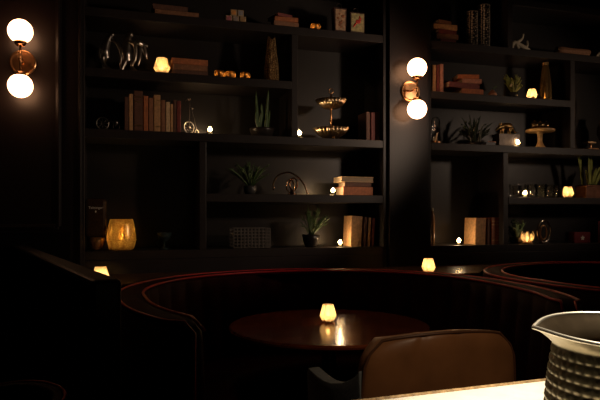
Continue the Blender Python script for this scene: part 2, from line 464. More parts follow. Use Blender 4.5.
def pile(rows, H, d, group, dp=.15):
    """rows bottom to top: x0, x1, thickness in photo rows, colour, label, twist"""
    z = H
    for x0, x1, ty, c, lab, tw, *fl in rows:
        xm = (x0 + x1) / 2; u, s, su = at(xm, d)
        t = ty * s
        book(lab, W(u, d, CAMZ + z), t, (x1 - x0) * su, dp, c, lying=True, rz=tw, group=group, flip=bool(fl))
        z += t + .0005
TAN = (.42, .24, .11); BEI = (.50, .36, .20); DBR = (.10, .045, .028); ORA = (.36, .12, .045); RDK = (.15, .030, .024); BRN = (.22, .10, .05); PNK = (.36, .17, .12)
upright([(124.5, 128.5, 97, DBR, 'dark thin book at the window end of the long upright row'.replace('window end', 'outer end'), 0),
         (129, 133, 94, TAN, 'tan narrow book, second from the outer end of the long upright row', 0),
         (133.8, 143, 91, DBR, 'thick tall dark brown book in the long upright row', 0),
         (143.4, 148.2, 96, ORA, 'rust red book right of the thick dark brown volume', 0),
         (148.6, 153.4, 98, BRN, 'plain brown book between rust red and tall light tan books', 0),
         (153.8, 160.6, 95, TAN, 'tall light tan book in the middle of the long upright row', 0),
         (161, 165.4, 100, BRN, 'brown book right of the tall light tan one', 0),
         (165.8, 170, 102, BEI, 'pale beige short book in the long upright row', 0),
         (170.4, 173.2, 104, TAN, 'shortest thin tan book, right of the pale beige one', 0),
         (173.6, 176.4, 100, DBR, 'thin dark brown book next to the red end book', 0),
         (176.8, 181, 101, RDK, 'dark red book ending the long upright row by the penny farthing', 0)], S[3], .05, 'long row of upright books')
upright([(366, 370, 112, DBR, 'dark brown book leading the short row beside the tiered stand'),
         (370.8, 375, 112.5, RDK, 'dark red book, second in the short row beside the tiered stand'),
         (375.6, 380, 112, BRN, 'brown book, third in the short row beside the tiered stand'),
         (380.6, 384.6, 113, RDK, 'dark red book against the bookcase side beside the tiered stand')], S[3], .06, 'short row of dark books')
pile([(343, 373, 8.5, ORA, 'thick rust-orange book lying at the bottom of the stack of three', .03),
      (345, 371, 4.6, DBR, 'thin dark brown book in the middle of the stack of three', -.04),
      (341.5, 374, 5.4, BEI, 'pale beige book lying on top of the stack of three', .02, 1)], S[4], .05, 'three lying books beside a tealight')
upright([(350, 361.5, 216, TAN, 'wide tan book leaning beside the lowest tealight', .05, 1),
         (363, 366, 217, DBR, 'thin dark book behind the wide leaning tan book', .05),
         (367, 370, 217.5, TAN, 'thin tan book leaning between two dark ones on the bottom shelf', .05),
         (371, 374, 218, RDK, 'thin maroon book leaning at the end of the bottom shelf group', .05)], S[5], .06, 'leaning books on the bottom shelf')
pile([(155, 199, 5.5, BRN, 'wide brown book lying at the base of the topmost-shelf pair', 0), (153, 188, 5, DBR, 'dark brown book lying on a wider brown one, topmost shelf', .03)], S[1], .03, 'lying pair on the top shelf')
pile([(274, 299, 5.5, BRN, 'brown book under two others in the pile right of the toy blocks', .05), (275, 298, 4.5, ORA, 'rust book in the middle of the pile right of the toy blocks', -.06),
      (277, 293, 3, RDK, 'small dark red book topping the pile right of the toy blocks', .25)], S[1], .03, 'pile of books near the bird tins')
pile([(172.5, 208, 5.2, DBR, 'dark brown book at the bottom of the lying trio beside the amber votive', .02), (173, 207.5, 5.8, BRN, 'brown book in the middle of the lying trio beside the amber votive', -.02),
      (172, 208, 5.8, ORA, 'orange-brown book on top of the lying trio beside the amber votive', .015)], S[2], .05, 'lying trio beside the votive')
pile([(440, 456, 4, RDK, 'small dark red book at the bottom of the messy old pile', .05), (437, 458, 5, BRN, 'worn brown book, second up in the messy old pile', -.08),
      (438, 457, 4.4, RDK, 'reddish book in the middle of the messy old pile', .1), (434, 457, 5, TAN, 'light tan book jutting out of the messy old pile', -.06),
      (438, 452, 4, BRN, 'small brown book on top of the messy old pile', .16)], S[1], .04, 'messy pile of old books')
upright([(432.3, 436, 65, TAN, 'tan book upright against the pier-side end of the shelf', 0), (436.5, 439.4, 65, RDK, 'thin dark red book between tan and pinkish upright books', 0), (440, 443.6, 64, PNK, 'pinkish upright book, last of three beside the red pile', 0)], S[2], .05, 'three upright books by the pier')
pile([(462, 483, 6.5, ORA, 'orange-red book at the front bottom of the fanned red pile', -.05), (448, 481, 5.5, RDK, 'dark red wide book, second up in the fanned red pile', .12),
      (463, 481, 4.5, PNK, 'dusty pink book, third up in the fanned red pile', -.16), (459, 478, 4, ORA, 'rust-red book on top of the fanned red pile', -.22)], S[2], .06, 'fanned pile of red books')
upright([(474.5, 485.5, 218, TAN, 'wide tan book leaning on the bottom shelf beside a divider', .04, 1), (487.3, 489.6, 219, DBR, 'thin dark book between the tan and red-brown books', .02),
         (491.4, 499, 217.5, (.26, .085, .045), 'red-brown book standing upright next to the divider', .0)], S[5], .06, 'tan and red books by the divider')

# ------------------------------------------------------------------ ornaments, left bookcase
# toy blocks
def block(label, x, yt, c, H, base_rows=0.0, d=.05):
    u, s, su = at(x, d); a = 6.3 * s
    T = thing('toy_block', label, 'toy block', W(u, d, CAMZ + H + base_rows), YAW + random.uniform(-.05, .05), 'stacked toy blocks')
    bm = nb(); box(bm, (0, 0, a / 2), (a, a, a)); obj('block', bm, mat('block_wood', (.45, .33, .2), .6, var=.2, scale=30), T, bevel=.003)
    bm = nb(); box(bm, (0, -a / 2 - .0005, a / 2), (a * .7, .002, a * .7)); obj('face_print', bm, cloth(c), T)
    return a
hb = block('pink-faced toy block at the foot of the little block stack', 228.3, 10, (.35, .10, .12), S[1])
block('grey-faced toy block in the middle of the bottom row', 235.3, 10, (.25, .2, .18), S[1]); block('brown-faced toy block ending the bottom row', 242.3, 10, (.30, .18, .08), S[1])
block('orange-faced toy block on the upper row', 233.2, 4, (.5, .22, .06), S[1], hb + .0005); block('grey-blue-faced toy block on the upper row', 240, 4, (.22, .22, .24), S[1], hb + .0005)
# mercury glass bowls
MERC = shade_glass('mercury_glass', (1.0, .66, .30), .35, speckle=55)
def merc_bowl(label, x, H, d=.05):
    p, s, su = spot(x, H, d)
    T = thing('mercury_glass_bowl', label, 'candle holder', p, YAW, 'mercury glass bowls')
    bm = nb(); lathe(bm, [(0, 0), (.020, 0), (.034, .012), (.038, .026), (.031, .046), (.029, .046), (.036, .026), (.031, .013), (.018, .004), (0, .004)], 24); obj('glass_bowl', bm, MERC, T, smooth=True)
    bm = nb(); lathe(bm, [(0, .005), (.017, .005), (.017, .014), (0, .014)], 14); obj('wax', bm, WAX, T)
    bm = nb(); lathe(bm, [(0, .015), (.004, .019), (.0, .028)], 8); obj('flame', bm, FLAME, T)
    lamp('candle_light', (0, 0, .03), .02, WARM, T, .006)
    return T
mb = merc_bowl('small mercury glass bowl nearest the lying trio of books', 219.5, S[2])
for x, H, lab in [(230.5, 2, 'small mercury glass bowl in the middle of its row of three'), (245, 2, 'small mercury glass bowl nearest the tapered gold vase'), (315.5, 1, 'small mercury glass bowl standing beside the bird tins')]:
    p, s, su = spot(x, S[H], .05); dup(mb, p, lab)
# tapered gold vase (left) and ribbed gold bottle (right)
def faceted(nf, am):
    return lambda r, z, a: (r * (1 + am * math.cos(nf * a + (z * 160))), 0)
p, s, su = spot(271.5, S[2], .07); h = tall(38, S[2], s)
T = thing('tapered_vase', 'tall tapered gold textured vase near the end of its shelf', 'vase', p)
HAMG = dotted_metal('hammered_gold', (.70, .48, .22), (.12, .06, .02), 95, .35, .35, .6)
bm = nb(); lathe(bm, [(0, 0), (.048, 0), (.053, .02), (.050, .10), (.038, h * .65), (.027, h * .96), (.024, h), (.021, h), (.024, h * .95), (.034, h * .6), (.046, .02), (0, .01)], 32, fr=lambda r, z, a: (r * (1 + .03 * math.cos(9 * a)), (.012 * math.cos(2 * a) if z > .2 and r < .033 else 0)))
obj('body', bm, HAMG, T, smooth=True)
p, s, su = spot(545.5, S[2], .08); h = tall(63, S[2], s)
T = thing('tapered_bottle', 'ribbed gold glass bottle with a narrow neck beside a votive', 'bottle', p)
bm = nb(); lathe(bm, [(0, 0), (.042, 0), (.047, .02), (.043, h * .45), (.027, h * .85), (.022, h * .93), (.026, h), (.022, h), (.018, h * .92), (.036, h * .45), (.04, .02), (0, .01)], 36, fr=faceted(10, .05))
obj('body', bm, mat('gold_ribbed_glass', (.60, .38, .15), .22, .85, var=.3, scale=35), T, smooth=False)
# bird tins
def tin(label, x, yt, wpx, H, kind):
    p, s, su = spot(x, H, .05); h = tall(yt + (5 if kind else 4), H, s); wd = wpx * su
    T = thing('picture_tin', label, 'tin', p, YAW, 'tins printed with pictures')
    bm = nb(); box(bm, (0, 0, h / 2), (wd, wd * .7, h)); 
    for v in bm.verts:
        if v.co.z > h / 2: v.co.x *= 1.05 if kind else 1.18
    obj('body', bm, mat('tin_dark_paint', (.05, .02, .015), .5, var=.2, scale=20), T, bevel=.003)
    yf = -wd * .35 - .001
    bm = nb(); box(bm, (0, yf, h * .5), (wd * .88, .002, h * .86)); obj('picture_panel', bm, mat('cream_print' if kind else 'blush_print', (.42, .36, .16) if kind else (.45, .28, .16), .6, var=.45, scale=55), T)
    bm = nb(); tube(bm, [Vector((q.x, 0, q.z)) for q in ring_pts((0, 0, h + .018), .02, 'y', 20)], .0025, 6, True); obj('loop_handle', bm, DARKM, T, smooth=True)
    bm = nb()
    if kind:
        ball(bm, (.004, yf - .001, h * .55), .02, 16, (1, .12, .72)); ball(bm, (.019, yf - .001, h * .68), .011, 12, (1, .15, 1))
        leaf(bm, (-.008, yf - .002, h * .5), (-.036, yf - .002, h * .26), .013, th=.001); leaf(bm, (.018, yf - .002, h * .72), (.014, yf - .002, h * .84), .01, th=.001)
        obj('red_bird_print', bm, cloth((.40, .03, .02)), T, smooth=True)
    else:
        for q in range(7):
            a = q * 2.4; ball(bm, (wd * .3 * math.cos(a) * (q / 7 + .2), yf - .001, h * (.2 + .09 * q)), .008 + .003 * (q % 3), 10, (1, .15, .8))
        obj('flower_print', bm, cloth((.22, .08, .03)), T, smooth=True)
tin('narrow tapering tin with a blush flowery print and wire loop', 339, 5, 11, S[1], 0)
tin('square tin with a red bird on a cream print', 355.5, 9, 14, S[1], 1)
# silver figurines
def figurine(label, x, ytop, H, kind):
    p, s, su = spot(x, H, .09); h = tall(ytop, H, s)
    T = thing('silver_figurine', label, 'figurine', p, YAW, 'silver figurines')
    bm = nb(); q = h / .20
    def t_(pts, rr): tube(bm, smooth_path([Vector(v) * q for v in pts], 5), [r * q * 1.3 for r in interp(rr, (len(pts) - 1) * 5 + 1)], 10)
    if kind == 0:
        t_([(-.02, 0, .06), (-.03, 0, .10), (-.018, 0, .15), (.0, 0, .185)], [.014, .020, .014, .008]); ball(bm, Vector((.004, 0, .186)) * q, .014 * q, 14)
        t_([(-.005, 0, .165), (.03, -.012, .14), (.048, -.018, .09), (.046, -.02, .04), (.055, -.02, .003)], [.006, .007, .006, .005, .007])
        t_([(-.03, 0, .09), (-.04, -.01, .05), (-.02, -.014, .02), (.0, -.02, .004)], [.014, .008, .006, .007])
        t_([(-.02, 0, .08), (-.036, .02, .04), (-.03, .02, .004)], [.01, .007, .007]); t_([(-.03, 0, .14), (-.055, -.01, .10), (-.05, -.015, .06)], [.006, .005, .004])
    else:
        t_([(-.022, 0, .05), (-.028, 0, .09), (-.022, 0, .14), (-.012, 0, .185)], [.018, .024, .017, .009]); ball(bm, Vector((-.008, 0, .186)) * q, .015 * q, 14)
        t_([(-.022, -.012, .15), (.012, -.02, .13), (.014, -.022, .07), (-.002, -.02, .03), (.018, -.02, .003)], [.007, .008, .007, .006, .008])
        t_([(-.03, .01, .06), (-.045, .014, .03), (-.04, .01, .003)], [.012, .008, .008]); t_([(-.028, -.01, .06), (-.04, -.018, .03), (-.05, -.02, .004)], [.01, .007, .007])
        t_([(.006, -.012, .135), (.03, -.005, .145), (.05, 0, .14)], [.007, .014, .010]); t_([(.044, 0, .142), (.074, -.004, .135)], [.010, .005])
        t_([(.05, .004, .14), (.062, 0, .10), (.068, 0, .075)], [.010, .008, .003]); t_([(.04, 0, .13), (.036, -.01, .07), (.026, -.012, .035)], [.007, .005, .003])
    obj('figure', bm, SILVER, T, smooth=True)
    bm = nb(); box(bm, (0, 0, .003), (.09 * q, .055 * q, .006)); obj('base', bm, DARKM, T, bevel=.002)
def interp(v, n):
    o = []
    for i in range(n):
        t = i / (n - 1) * (len(v) - 1); k = min(int(t), len(v) - 2); o.append(v[k] + (v[k + 1] - v[k]) * (t - k))
    return o
figurine('tarnished silver figurine with a long arching arm, at the shelf end', 111, 32, S[2], 0)
figurine('tarnished silver figurine holding out a beaked shape beside the votive', 132, 32, S[2], 1)
# bicycle models
def penny(label, x, yt, H):
    p, s, su = spot(x, H, .06); h = tall(yt, H, s)
    T = thing('model_bicycle', label, 'model bicycle', p, YAW + .5, 'little model cycles')
    bm = nb(); r = .038
    tube(bm, ring_pts((0, 0, r + .003), r, 'y'), .0035, 6, True)
    for k in range(8): tube(bm, [(0, 0, r), (r * math.cos(k * PI / 4), 0, r + r * math.sin(k * PI / 4))], .001, 5)
    ball(bm, (0, 0, r + .002), .012, 12); obj('big_wheel', bm, SILVER, T, smooth=True)
    bm = nb(); tube(bm, smooth_path([(0, 0, r), (0, -.004, h * .6), (.004, 0, h * .93)], 5), .004, 8); tube(bm, smooth_path([(.004, 0, h * .85), (.04, 0, .10), (.062, 0, .03)], 5), .003, 8); obj('frame', bm, DARKM, T, smooth=True)
    bm = nb(); tube(bm, smooth_path([(-.008, -.028, h * .93), (.0, -.012, h * .98), (.004, 0, h * .93), (0, .012, h * .98), (-.008, .028, h * .93)], 4), .003, 8); obj('handlebar', bm, SILVER, T, smooth=True)
    bm = nb(); ball(bm, (.02, 0, h * .72), .011, 12, (1.4, .8, .5)); obj('saddle', bm, DARKM, T, smooth=True)
    bm = nb(); tube(bm, ring_pts((.062, 0, .016), .014, 'y', 24), .0025, 6, True); obj('small_wheel', bm, SILVER, T, smooth=True)
penny('penny farthing model standing at the end of the long book row', 189, 98, S[3])
p, s, su = spot(106, S[3], .07)
T = thing('model_tricycle', 'dark little model cycle with a round wheel left of the long book row', 'model bicycle', p, YAW, 'little model cycles')
bm = nb(); tube(bm, ring_pts((-.02, 0, .045), .037, 'y'), .0032, 6, True)
for k in range(8): tube(bm, [(-.02, 0, .045), (-.02 + .037 * math.cos(k * PI / 4), 0, .045 + .037 * math.sin(k * PI / 4))], .001, 5)
obj('big_wheel', bm, SILVER, T, smooth=True)
bm = nb(); tube(bm, smooth_path([(-.02, -.006, .045), (.02, -.006, .06), (.05, -.004, .05), (.06, 0, .03)], 5), .004, 8); obj('frame', bm, DARKM, T, smooth=True)
bm = nb(); tube(bm, ring_pts((.062, 0, .028), .02, 'y', 24), .003, 6, True); obj('small_wheel', bm, DARKM, T, smooth=True)
bm = nb(); ball(bm, (.062, -.004, .052), .013, 12); obj('lamp', bm, SILVER, T, smooth=True)
bm = nb(); box(bm, (.02, 0, .004), (.12, .04, .008)); obj('base', bm, DARKM, T, bevel=.002)

# plants
def pot(T, prof, m, soil_r, soil_z, seg=28, name='pot'):
    bm = nb(); lathe(bm, prof, seg); obj(name, bm, m, T, smooth=True)
    bm = nb(); lathe(bm, [(0, soil_z - .01), (soil_r, soil_z - .01), (soil_r, soil_z), (0, soil_z + .004)], 20); obj('soil', bm, SOIL, T, smooth=True)
DPOT = mat('dark_glazed_pot', (.022, .018, .016), .3, var=.3, scale=15)
p, s, su = spot(262, S[3], .11)
T = thing('potted_plant', 'spiky upright plant in a wide dark bowl beside the shelf divider', 'plant', p)
pot(T, [(0, 0), (.05, 0), (.07, .01), (.085, .05), (.085, .062), (.078, .062), (.072, .05), (0, .045)], DPOT, .074, .053)
bm = nb(); hh = tall(90, S[3], s)
for bx_, ty, w_ in [(-.03, hh * .98, .02), (.045, hh, .022), (.0, hh * .72, .025), (.02, hh * .66, .022), (-.05, hh * .55, .02), (.06, hh * .6, .02), (-.015, hh * .5, .03), (.035, hh * .45, .03)]:
    leaf(bm, (bx_ * .6, random.uniform(-.02, .02), .05), (bx_ * 1.1 + random.uniform(-.012, .012), random.uniform(-.03, .02), ty), w_, (random.uniform(-.012, .012), 0, 0), prof=lambda t: (.75 + .5 * t) * (1 - t ** 4))
obj('leaves', bm, LEAF, T, smooth=True)
def fine_plant(label, x, H, d, ytop, spread, n, m, potprof, pm, potz, xlean=0.0, seed=1, w_=.007, extra=None):
    random.seed(seed); p, s, su = spot(x, H, d); T = thing('potted_plant', label, 'plant', p)
    pot(T, potprof, pm, potprof[-1][0] if potprof[-1][0] else .03, potz)
    bm = nb(); hh = tall(ytop, H, s)
    for k in range(n):
        a = random.uniform(0, 2 * PI); e = random.uniform(.25, 1); tz = potz + (hh - potz) * random.uniform(.45, 1) * (1.05 - .35 * e)
        tip = (xlean + spread * e * math.cos(a), .4 * spread * e * math.sin(a), tz)
        leaf(bm, (.01 * math.cos(a), .01 * math.sin(a), potz), tip, w_ * random.uniform(.7, 1.4), (0, 0, .3 * (tz - potz)), n=6)
        for j in range(2):
            t = random.uniform(.5, .9); bpt = Vector(tip) * t + Vector((0, 0, potz + .15 * (tz - potz))) * (1 - t)
            leaf(bm, bpt, bpt + Vector((random.uniform(-.03, .03), random.uniform(-.02, .02), random.uniform(0, .025))), w_, n=3)
    obj('leaves', bm, m, T, smooth=True)
    return T
fine_plant('wispy spreading plant in a small glass pot left of the ring sculpture', 250, S[4], .10, 156, .21, 34, LEAF, [(0, 0), (.03, 0), (.042, .02), (.045, .055), (.04, .06), (.036, .055), (.03, .012), (0, .01)], mat('smoky_glass_pot', (.05, .05, .05), .15), .05, seed=3)
fine_plant('feathery dark plant in a dark footed bowl on the bottom shelf', 311, S[5], .11, 198, .12, 40, LEAF, [(0, 0), (.04, 0), (.045, .01), (.058, .05), (.064, .085), (.058, .088), (.05, .08), (0, .07)], DPOT, .08, .03, seed=5)
fine_plant('small leafy plant with pale flowers in a glass cup', 513, S[2], .09, 71, .10, 44, LEAF2, [(0, 0), (.025, 0), (.034, .02), (.036, .05), (.032, .05), (.03, .02), (0, .01)], mat('smoky_glass_pot', (.05, .05, .05), .15), .045, -.01, seed=8, w_=.016)
T = [o for o in bpy.data.objects if o.name.startswith('potted_plant')][-1]
random.seed(4); bm = nb()
for k in range(7): ball(bm, (random.uniform(-.06, .03), -.02 + random.uniform(-.02, .02), random.uniform(.08, .14)), .006, 8)
obj('flowers', bm, BONE, T, smooth=True)
fine_plant('dark trailing plant in a low bowl behind the lotus candle', 516, S[5], .15, 215, .11, 36, LEAFD, [(0, 0), (.04, 0), (.05, .02), (.052, .05), (.046, .05), (.04, .02), (0, .01)], DPOT, .045, -.01, seed=9, w_=.018)
T = fine_plant('dark spiky plant in a low tray beside the glass dome', 474, S[3], .14, 110, .17, 24, LEAFD, [(0, 0), (.05, 0), (.06, .01), (.06, .028), (.055, .03), (.05, .02), (0, .015)], DPOT, .025, seed=11, w_=.013)
bm = nb()
for k in range(5): leaf(bm, (-.03 + .02 * k, -.01, .02), (-.045 + .03 * k + (.01 if k % 2 else -.01), -.03, .16 + .02 * (k % 3)), .012, (-.015, 0, .02))
obj('silvery_blades', bm, mat('silver_leaf', (.20, .21, .16), .4, var=.2), T, smooth=True)
p, s, su = spot(489, S[3], .05)
T = thing('small_box', 'low small pink-topped box in front of the dark spiky plant', 'box', p)
bm = nb(); box(bm, (0, 0, .012), (.085, .05, .024)); obj('body', bm, mat('dark_blue_card', (.05, .055, .07), .4), T, bevel=.002)
bm = nb(); box(bm, (.022, -.002, .0275), (.05, .045, .007)); obj('lid', bm, cloth((.5, .24, .18)), T, bevel=.002)

# two tier stand
p, s, su = spot(331, S[3], .08); h = tall(88, S[3], s)
T = thing('tiered_stand', 'two-tier brass stand with fluted bowls', 'cake stand', p)
FLUTE = mat('pale_gold_flutes', (.72, .55, .34), .3, 1.0, var=.2, scale=30)
def flbowl(z, r, hh):
    bm = nb(); lathe(bm, [(0, z), (r * .42, z), (r * .75, z + hh * .4), (r, z + hh), (r * .96, z + hh), (r * .7, z + hh * .45), (r * .38, z + .006), (0, z + .006)], 96, fr=lambda q, zz, a: (q * (1 + (.055 if q > r * .4 else 0) * math.cos(24 * a)), 0))
    return bm
obj('lower_bowl', flbowl(.012, .125, .068), FLUTE, T, smooth=True); obj('upper_bowl', flbowl(h * .60, .108, .062), FLUTE, T, smooth=True)
bm = nb(); tube(bm, [(0, 0, .01), (0, 0, h * .88)], .0065, 12)
for zz in (.09, .13, h * .59): ball(bm, (0, 0, zz), .011, 12)
obj('post', bm, BRASS, T, smooth=True)
bm = nb(); tube(bm, ring_pts((0, 0, h * .94), .017, 'y', 24), .003, 8, True); obj('ring_handle', bm, BRASS, T, smooth=True)
for k in range(3):
    bm = nb(); ball(bm, (.045 * math.cos(k * 2.1 - 1.5), .045 * math.sin(k * 2.1 - 1.5), .008), .008, 10); obj('foot', bm, BRASS, T, smooth=True)

# ring sculpture
p, s, su = spot(292, S[4], .09)
T = thing('ring_sculpture', 'sculpture of dark metal rings with a copper sheen on the middle shelf', 'ornament', p)
RINGM = mat('bronzed_ring_metal', (.30, .17, .10), .22, 1.0, var=.2, scale=30)
bm = nb(); pts = [(-.125, .03, .035), (-.128, .025, .075), (-.10, .02, .13), (-.045, .01, .155), (0, 0, .15), (.05, -.01, .115), (.085, -.02, .065), (.105, -.025, .006)]
tube(bm, smooth_path(pts, 6), .0055, 8); obj('outer_hoop', bm, RINGM, T, smooth=True)
bm = nb(); tube(bm, ring_pts((-.012, 0, .062), .045, 'y', 36, .85, 1, .5), .0055, 8, True); obj('inner_ring', bm, RINGM, T, smooth=True)
bm = nb(); tube(bm, ring_pts((.01, 0, .075), .042, 'y', 36, .7, 1, -.7), .0055, 8, True); obj('crossed_ring', bm, COPPER, T, smooth=True)
bm = nb(); lathe(bm, [(0, 0), (.032, 0), (.034, .008), (.014, .014), (.012, .03), (0, .034)], 24); obj('base', bm, RINGM, T, smooth=True)
# basket
p, s, su = spot(250, S[5], .11)
T = thing('wire_basket', 'dim woven wire basket on the bottom shelf', 'basket', p)
bm = nb(); WB, DB, HB = .25, .14, .13
for i in range(7):
    z = .006 + HB * i / 6
    tube(bm, [(-WB / 2, -DB / 2, z), (WB / 2, -DB / 2, z), (WB / 2, DB / 2, z), (-WB / 2, DB / 2, z)], .003, 5, True)
for i in range(11):
    x = -WB / 2 + WB * i / 10
    for y in (-DB / 2, DB / 2): tube(bm, [(x, y, .003), (x, y, HB + .006)], .003, 5)
for y in (-.035, 0, .035):
    for x in (-WB / 2, WB / 2): tube(bm, [(x, y, .003), (x, y, HB + .006)], .003, 5)
obj('wire_sides', bm, mat('grey_wire', (.20, .18, .16), .5, .6, var=.2), T)
bm = nb(); box(bm, (0, 0, .005), (WB - .01, DB - .01, .006)); obj('bottom', bm, DARKM, T)
# mercury vase with candle, dark lettered hurricane, dark jar
p, s, su = spot(121.5, S[5], .07); h = tall(219, S[5], s)
T = thing('mercury_glass_vase', 'glowing gold mercury glass hurricane vase on the bottom shelf', 'candle holder', p)
MERCV = shade_glass('gold_mercury_glass', (1.0, .74, .34), .42, speckle=130)
bm = nb(); lathe(bm, [(0, 0), (.066, 0), (.078, .012), (.092, h * .34), (.090, h * .48), (.080, h * .8), (.070, h), (.066, h), (.076, h * .8), (.086, h * .48), (.088, h * .34), (.074, .016), (0, .01)], 36); obj('glass_bowl', bm, MERCV, T, smooth=True)
bm = nb(); tube(bm, ring_pts((0, 0, h * .33), .0925, 'z', 40), .0025, 6, True); obj('band', bm, GOLD, T, smooth=True)
bm = nb(); lathe(bm, [(0, .012), (.03, .012), (.03, .07), (0, .07)], 18); obj('wax', bm, WAX, T)
bm = nb(); lathe(bm, [(0, .072), (.008, .08), (.009, .09), (.005, .105), (0, .12)], 10); obj('flame', bm, FLAME, T, smooth=True)
lamp('candle_light', (0, 0, .10), 1.7, (1, .66, .30), T, .012)
p, s, su = spot(96, S[5], .10); h = tall(198.5, S[5], s)
T = thing('dark_glass_jar', 'tall smoky jar with a small pale script, beside the glowing gold vase', 'jar', p)
SMOK = mat('smoky_brown_glass', (.05, .026, .012), .18, var=.3, scale=60)
bm = nb(); lathe(bm, [(0, 0), (.03, 0), (.045, .015), (.052, .05), (.056, .085), (0, .085)], 32); obj('round_foot', bm, mat('amber_pebbled_glass', (.30, .15, .05), .25, .5, var=.5, scale=60, bump=.5), T, smooth=True)
bm = nb(); box(bm, (0, 0, .085 + (h - .085) / 2), (.128, .11, h - .085)); obj('body', bm, SMOK, T, bevel=.02)
cu = bpy.data.curves.new('lettering', 'FONT'); cu.body = 'Taittinger'; cu.size = .022; cu.align_x = 'CENTER'; cu.extrude = .0006; cu.materials.append(mat('pale_print', (.9, .84, .74), .5))
tmp = bpy.data.objects.new('lettering_curve', cu); lm = bpy.data.meshes.new_from_object(tmp); bpy.data.objects.remove(tmp)
lo = bpy.data.objects.new('lettering', lm); COL.objects.link(lo); lo.parent = T; lo.location = (0, -.0562, h * .80); lo.rotation_euler = (PI / 2, 0, 0)
bm = nb(); leaf(bm, (0, -.0562, h * .765), (0, -.0562, h * .725), .008, th=.0006); obj('small_emblem', bm, mat('pale_print', (.9, .84, .74), .5), T)
p, s, su = spot(164, S[5], .12)
T = thing('dark_glass_dish', 'barely visible dark glass dish on a foot on the bottom shelf', 'dish', p)
bm = nb(); lathe(bm, [(0, 0), (.035, 0), (.035, .006), (.008, .012), (.008, .05), (.04, .07), (.055, .11), (.051, .11), (.036, .075), (0, .06)], 28); obj('bowl', bm, mat('dark_teal_glass', (.02, .035, .035), .12), T, smooth=True)

# ------------------------------------------------------------------ ornaments, right bookcase
PERF = dotted_metal('punched_silver', (.95, .78, .60), (.015, .010, .008), 75, .4, .42, .45)  # pale dots are glints and lit holes painted into the colour
def perf(label, x, yt, rpx, d):
    p, s, su = spot(x, S[1], d); h = tall(yt, S[1], s); r = rpx * s
    T = thing('punched_candle_cylinder', label, 'candle holder', p, YAW, 'punched metal cylinders')
    bm = nb(); lathe(bm, [(0, 0), (r, 0), (r, h), (r - .003, h), (r - .003, .004), (0, .004)], 40); obj('punched_sleeve', bm, PERF, T, smooth=False)
    bm = nb(); tube(bm, ring_pts((0, 0, h), r, 'z', 36), .003, 6, True); obj('rim', bm, SILVER, T, smooth=True)
    bm = nb(); lathe(bm, [(0, .005), (r * .6, .005), (r * .6, h * .4), (0, h * .4)], 20); obj('wax', bm, WAX, T)
perf('shorter punched metal candle cylinder', 472, 12.5, 5.8, .10); perf('taller punched metal candle cylinder', 484, 6, 5.9, .09)
# antler
p, s, su = spot(521, S[1], .06)
T = tag(None or bpy.data.objects.new('antler', None), 'pale branching antler lying on the upper shelf', 'antler'); COL.objects.link(T); T.location = p; T.rotation_euler = (0, 0, YAW)
bm = nb()
def tb(pts, rr): tube(bm, smooth_path(pts, 6), interp([q * 1.25 for q in rr], (len(pts) - 1) * 6 + 1), 10)
tb([(-.085, -.01, .012), (-.08, -.01, .05), (-.055, -.01, .055), (-.01, -.012, .038), (.03, -.015, .022), (.07, -.02, .008)], [.008, .012, .015, .014, .012, .005])
tb([(-.06, -.01, .055), (-.02, -.005, .075), (.01, 0, .10), (.022, 0, .135)], [.008, .009, .008, .006])
tb([(.03, -.015, .022), (.05, -.01, .05), (.06, 0, .085)], [.010, .009, .004]); tb([(-.05, -.01, .05), (-.06, -.03, .02), (-.04, -.04, .008)], [.012, .010, .006])
obj('tines', bm, BONE, T, smooth=True)
# log and white branch end
p, s, su = spot(573, S[1], .08)
T = thing('wooden_log', 'long brown log lying on the upper shelf', 'log', p)
bm = nb(); random.seed(2)
lathe(bm, [(0, -.16), (.030, -.16), (.034, -.10), (.032, 0), (.034, .1), (.030, .15), (0, .15)], 20, fr=lambda r, z, a: (r * (1 + .10 * math.sin(3 * a + z * 9) + .05 * math.sin(7 * a)), 0))
bmesh.ops.rotate(bm, verts=bm.verts, matrix=Matrix.Rotation(PI / 2, 3, 'Y')); bmesh.ops.translate(bm, verts=bm.verts, vec=(0, 0, .038)); obj('bark', bm, BARK, T, smooth=True)
bm = nb(); lathe(bm, [(0, -.164), (.026, -.164), (.026, -.159), (0, -.159)], 18); bmesh.ops.rotate(bm, verts=bm.verts, matrix=Matrix.Rotation(PI / 2, 3, 'Y')); bmesh.ops.translate(bm, verts=bm.verts, vec=(0, 0, .038)); obj('cut_end', bm, CAKEW, T, smooth=True)
p, s, su = spot(603, S[1], .05)
T = thing('driftwood_branch', 'bleached driftwood branch poking out past the log', 'driftwood', p)
bm = nb(); tb([(-.075, -.01, .01), (-.03, -.005, .04), (.03, 0, .045), (.12, 0, .05)], [.006, .014, .018, .016]); tb([(-.03, -.005, .035), (-.05, -.02, .015), (-.055, -.03, .006)], [.01, .008, .005]); obj('branch', bm, BONE, T, smooth=True)
# little amber pear on the second shelf
p, s, su = spot(492.5, S[2], .05)
T = thing('brass_pear', 'little pinkish brass pear with a stalk and leaf', 'ornament', p)
bm = nb(); lathe(bm, [(0, 0), (.026, .0), (.034, .012), (.030, .026), (.017, .04), (.010, .05), (0, .053)], 24); obj('body', bm, mat('pink_brass', (.75, .38, .25), .3, .7, var=.1), T, smooth=True)
bm = nb(); tube(bm, smooth_path([(0, 0, .05), (.006, 0, .065), (.018, 0, .075)], 4), .002, 6); obj('stalk', bm, DARKM, T, smooth=True)
bm = nb(); leaf(bm, (.004, 0, .06), (.04, 0, .085), .014); obj('leaf', bm, LEAF, T, smooth=True)
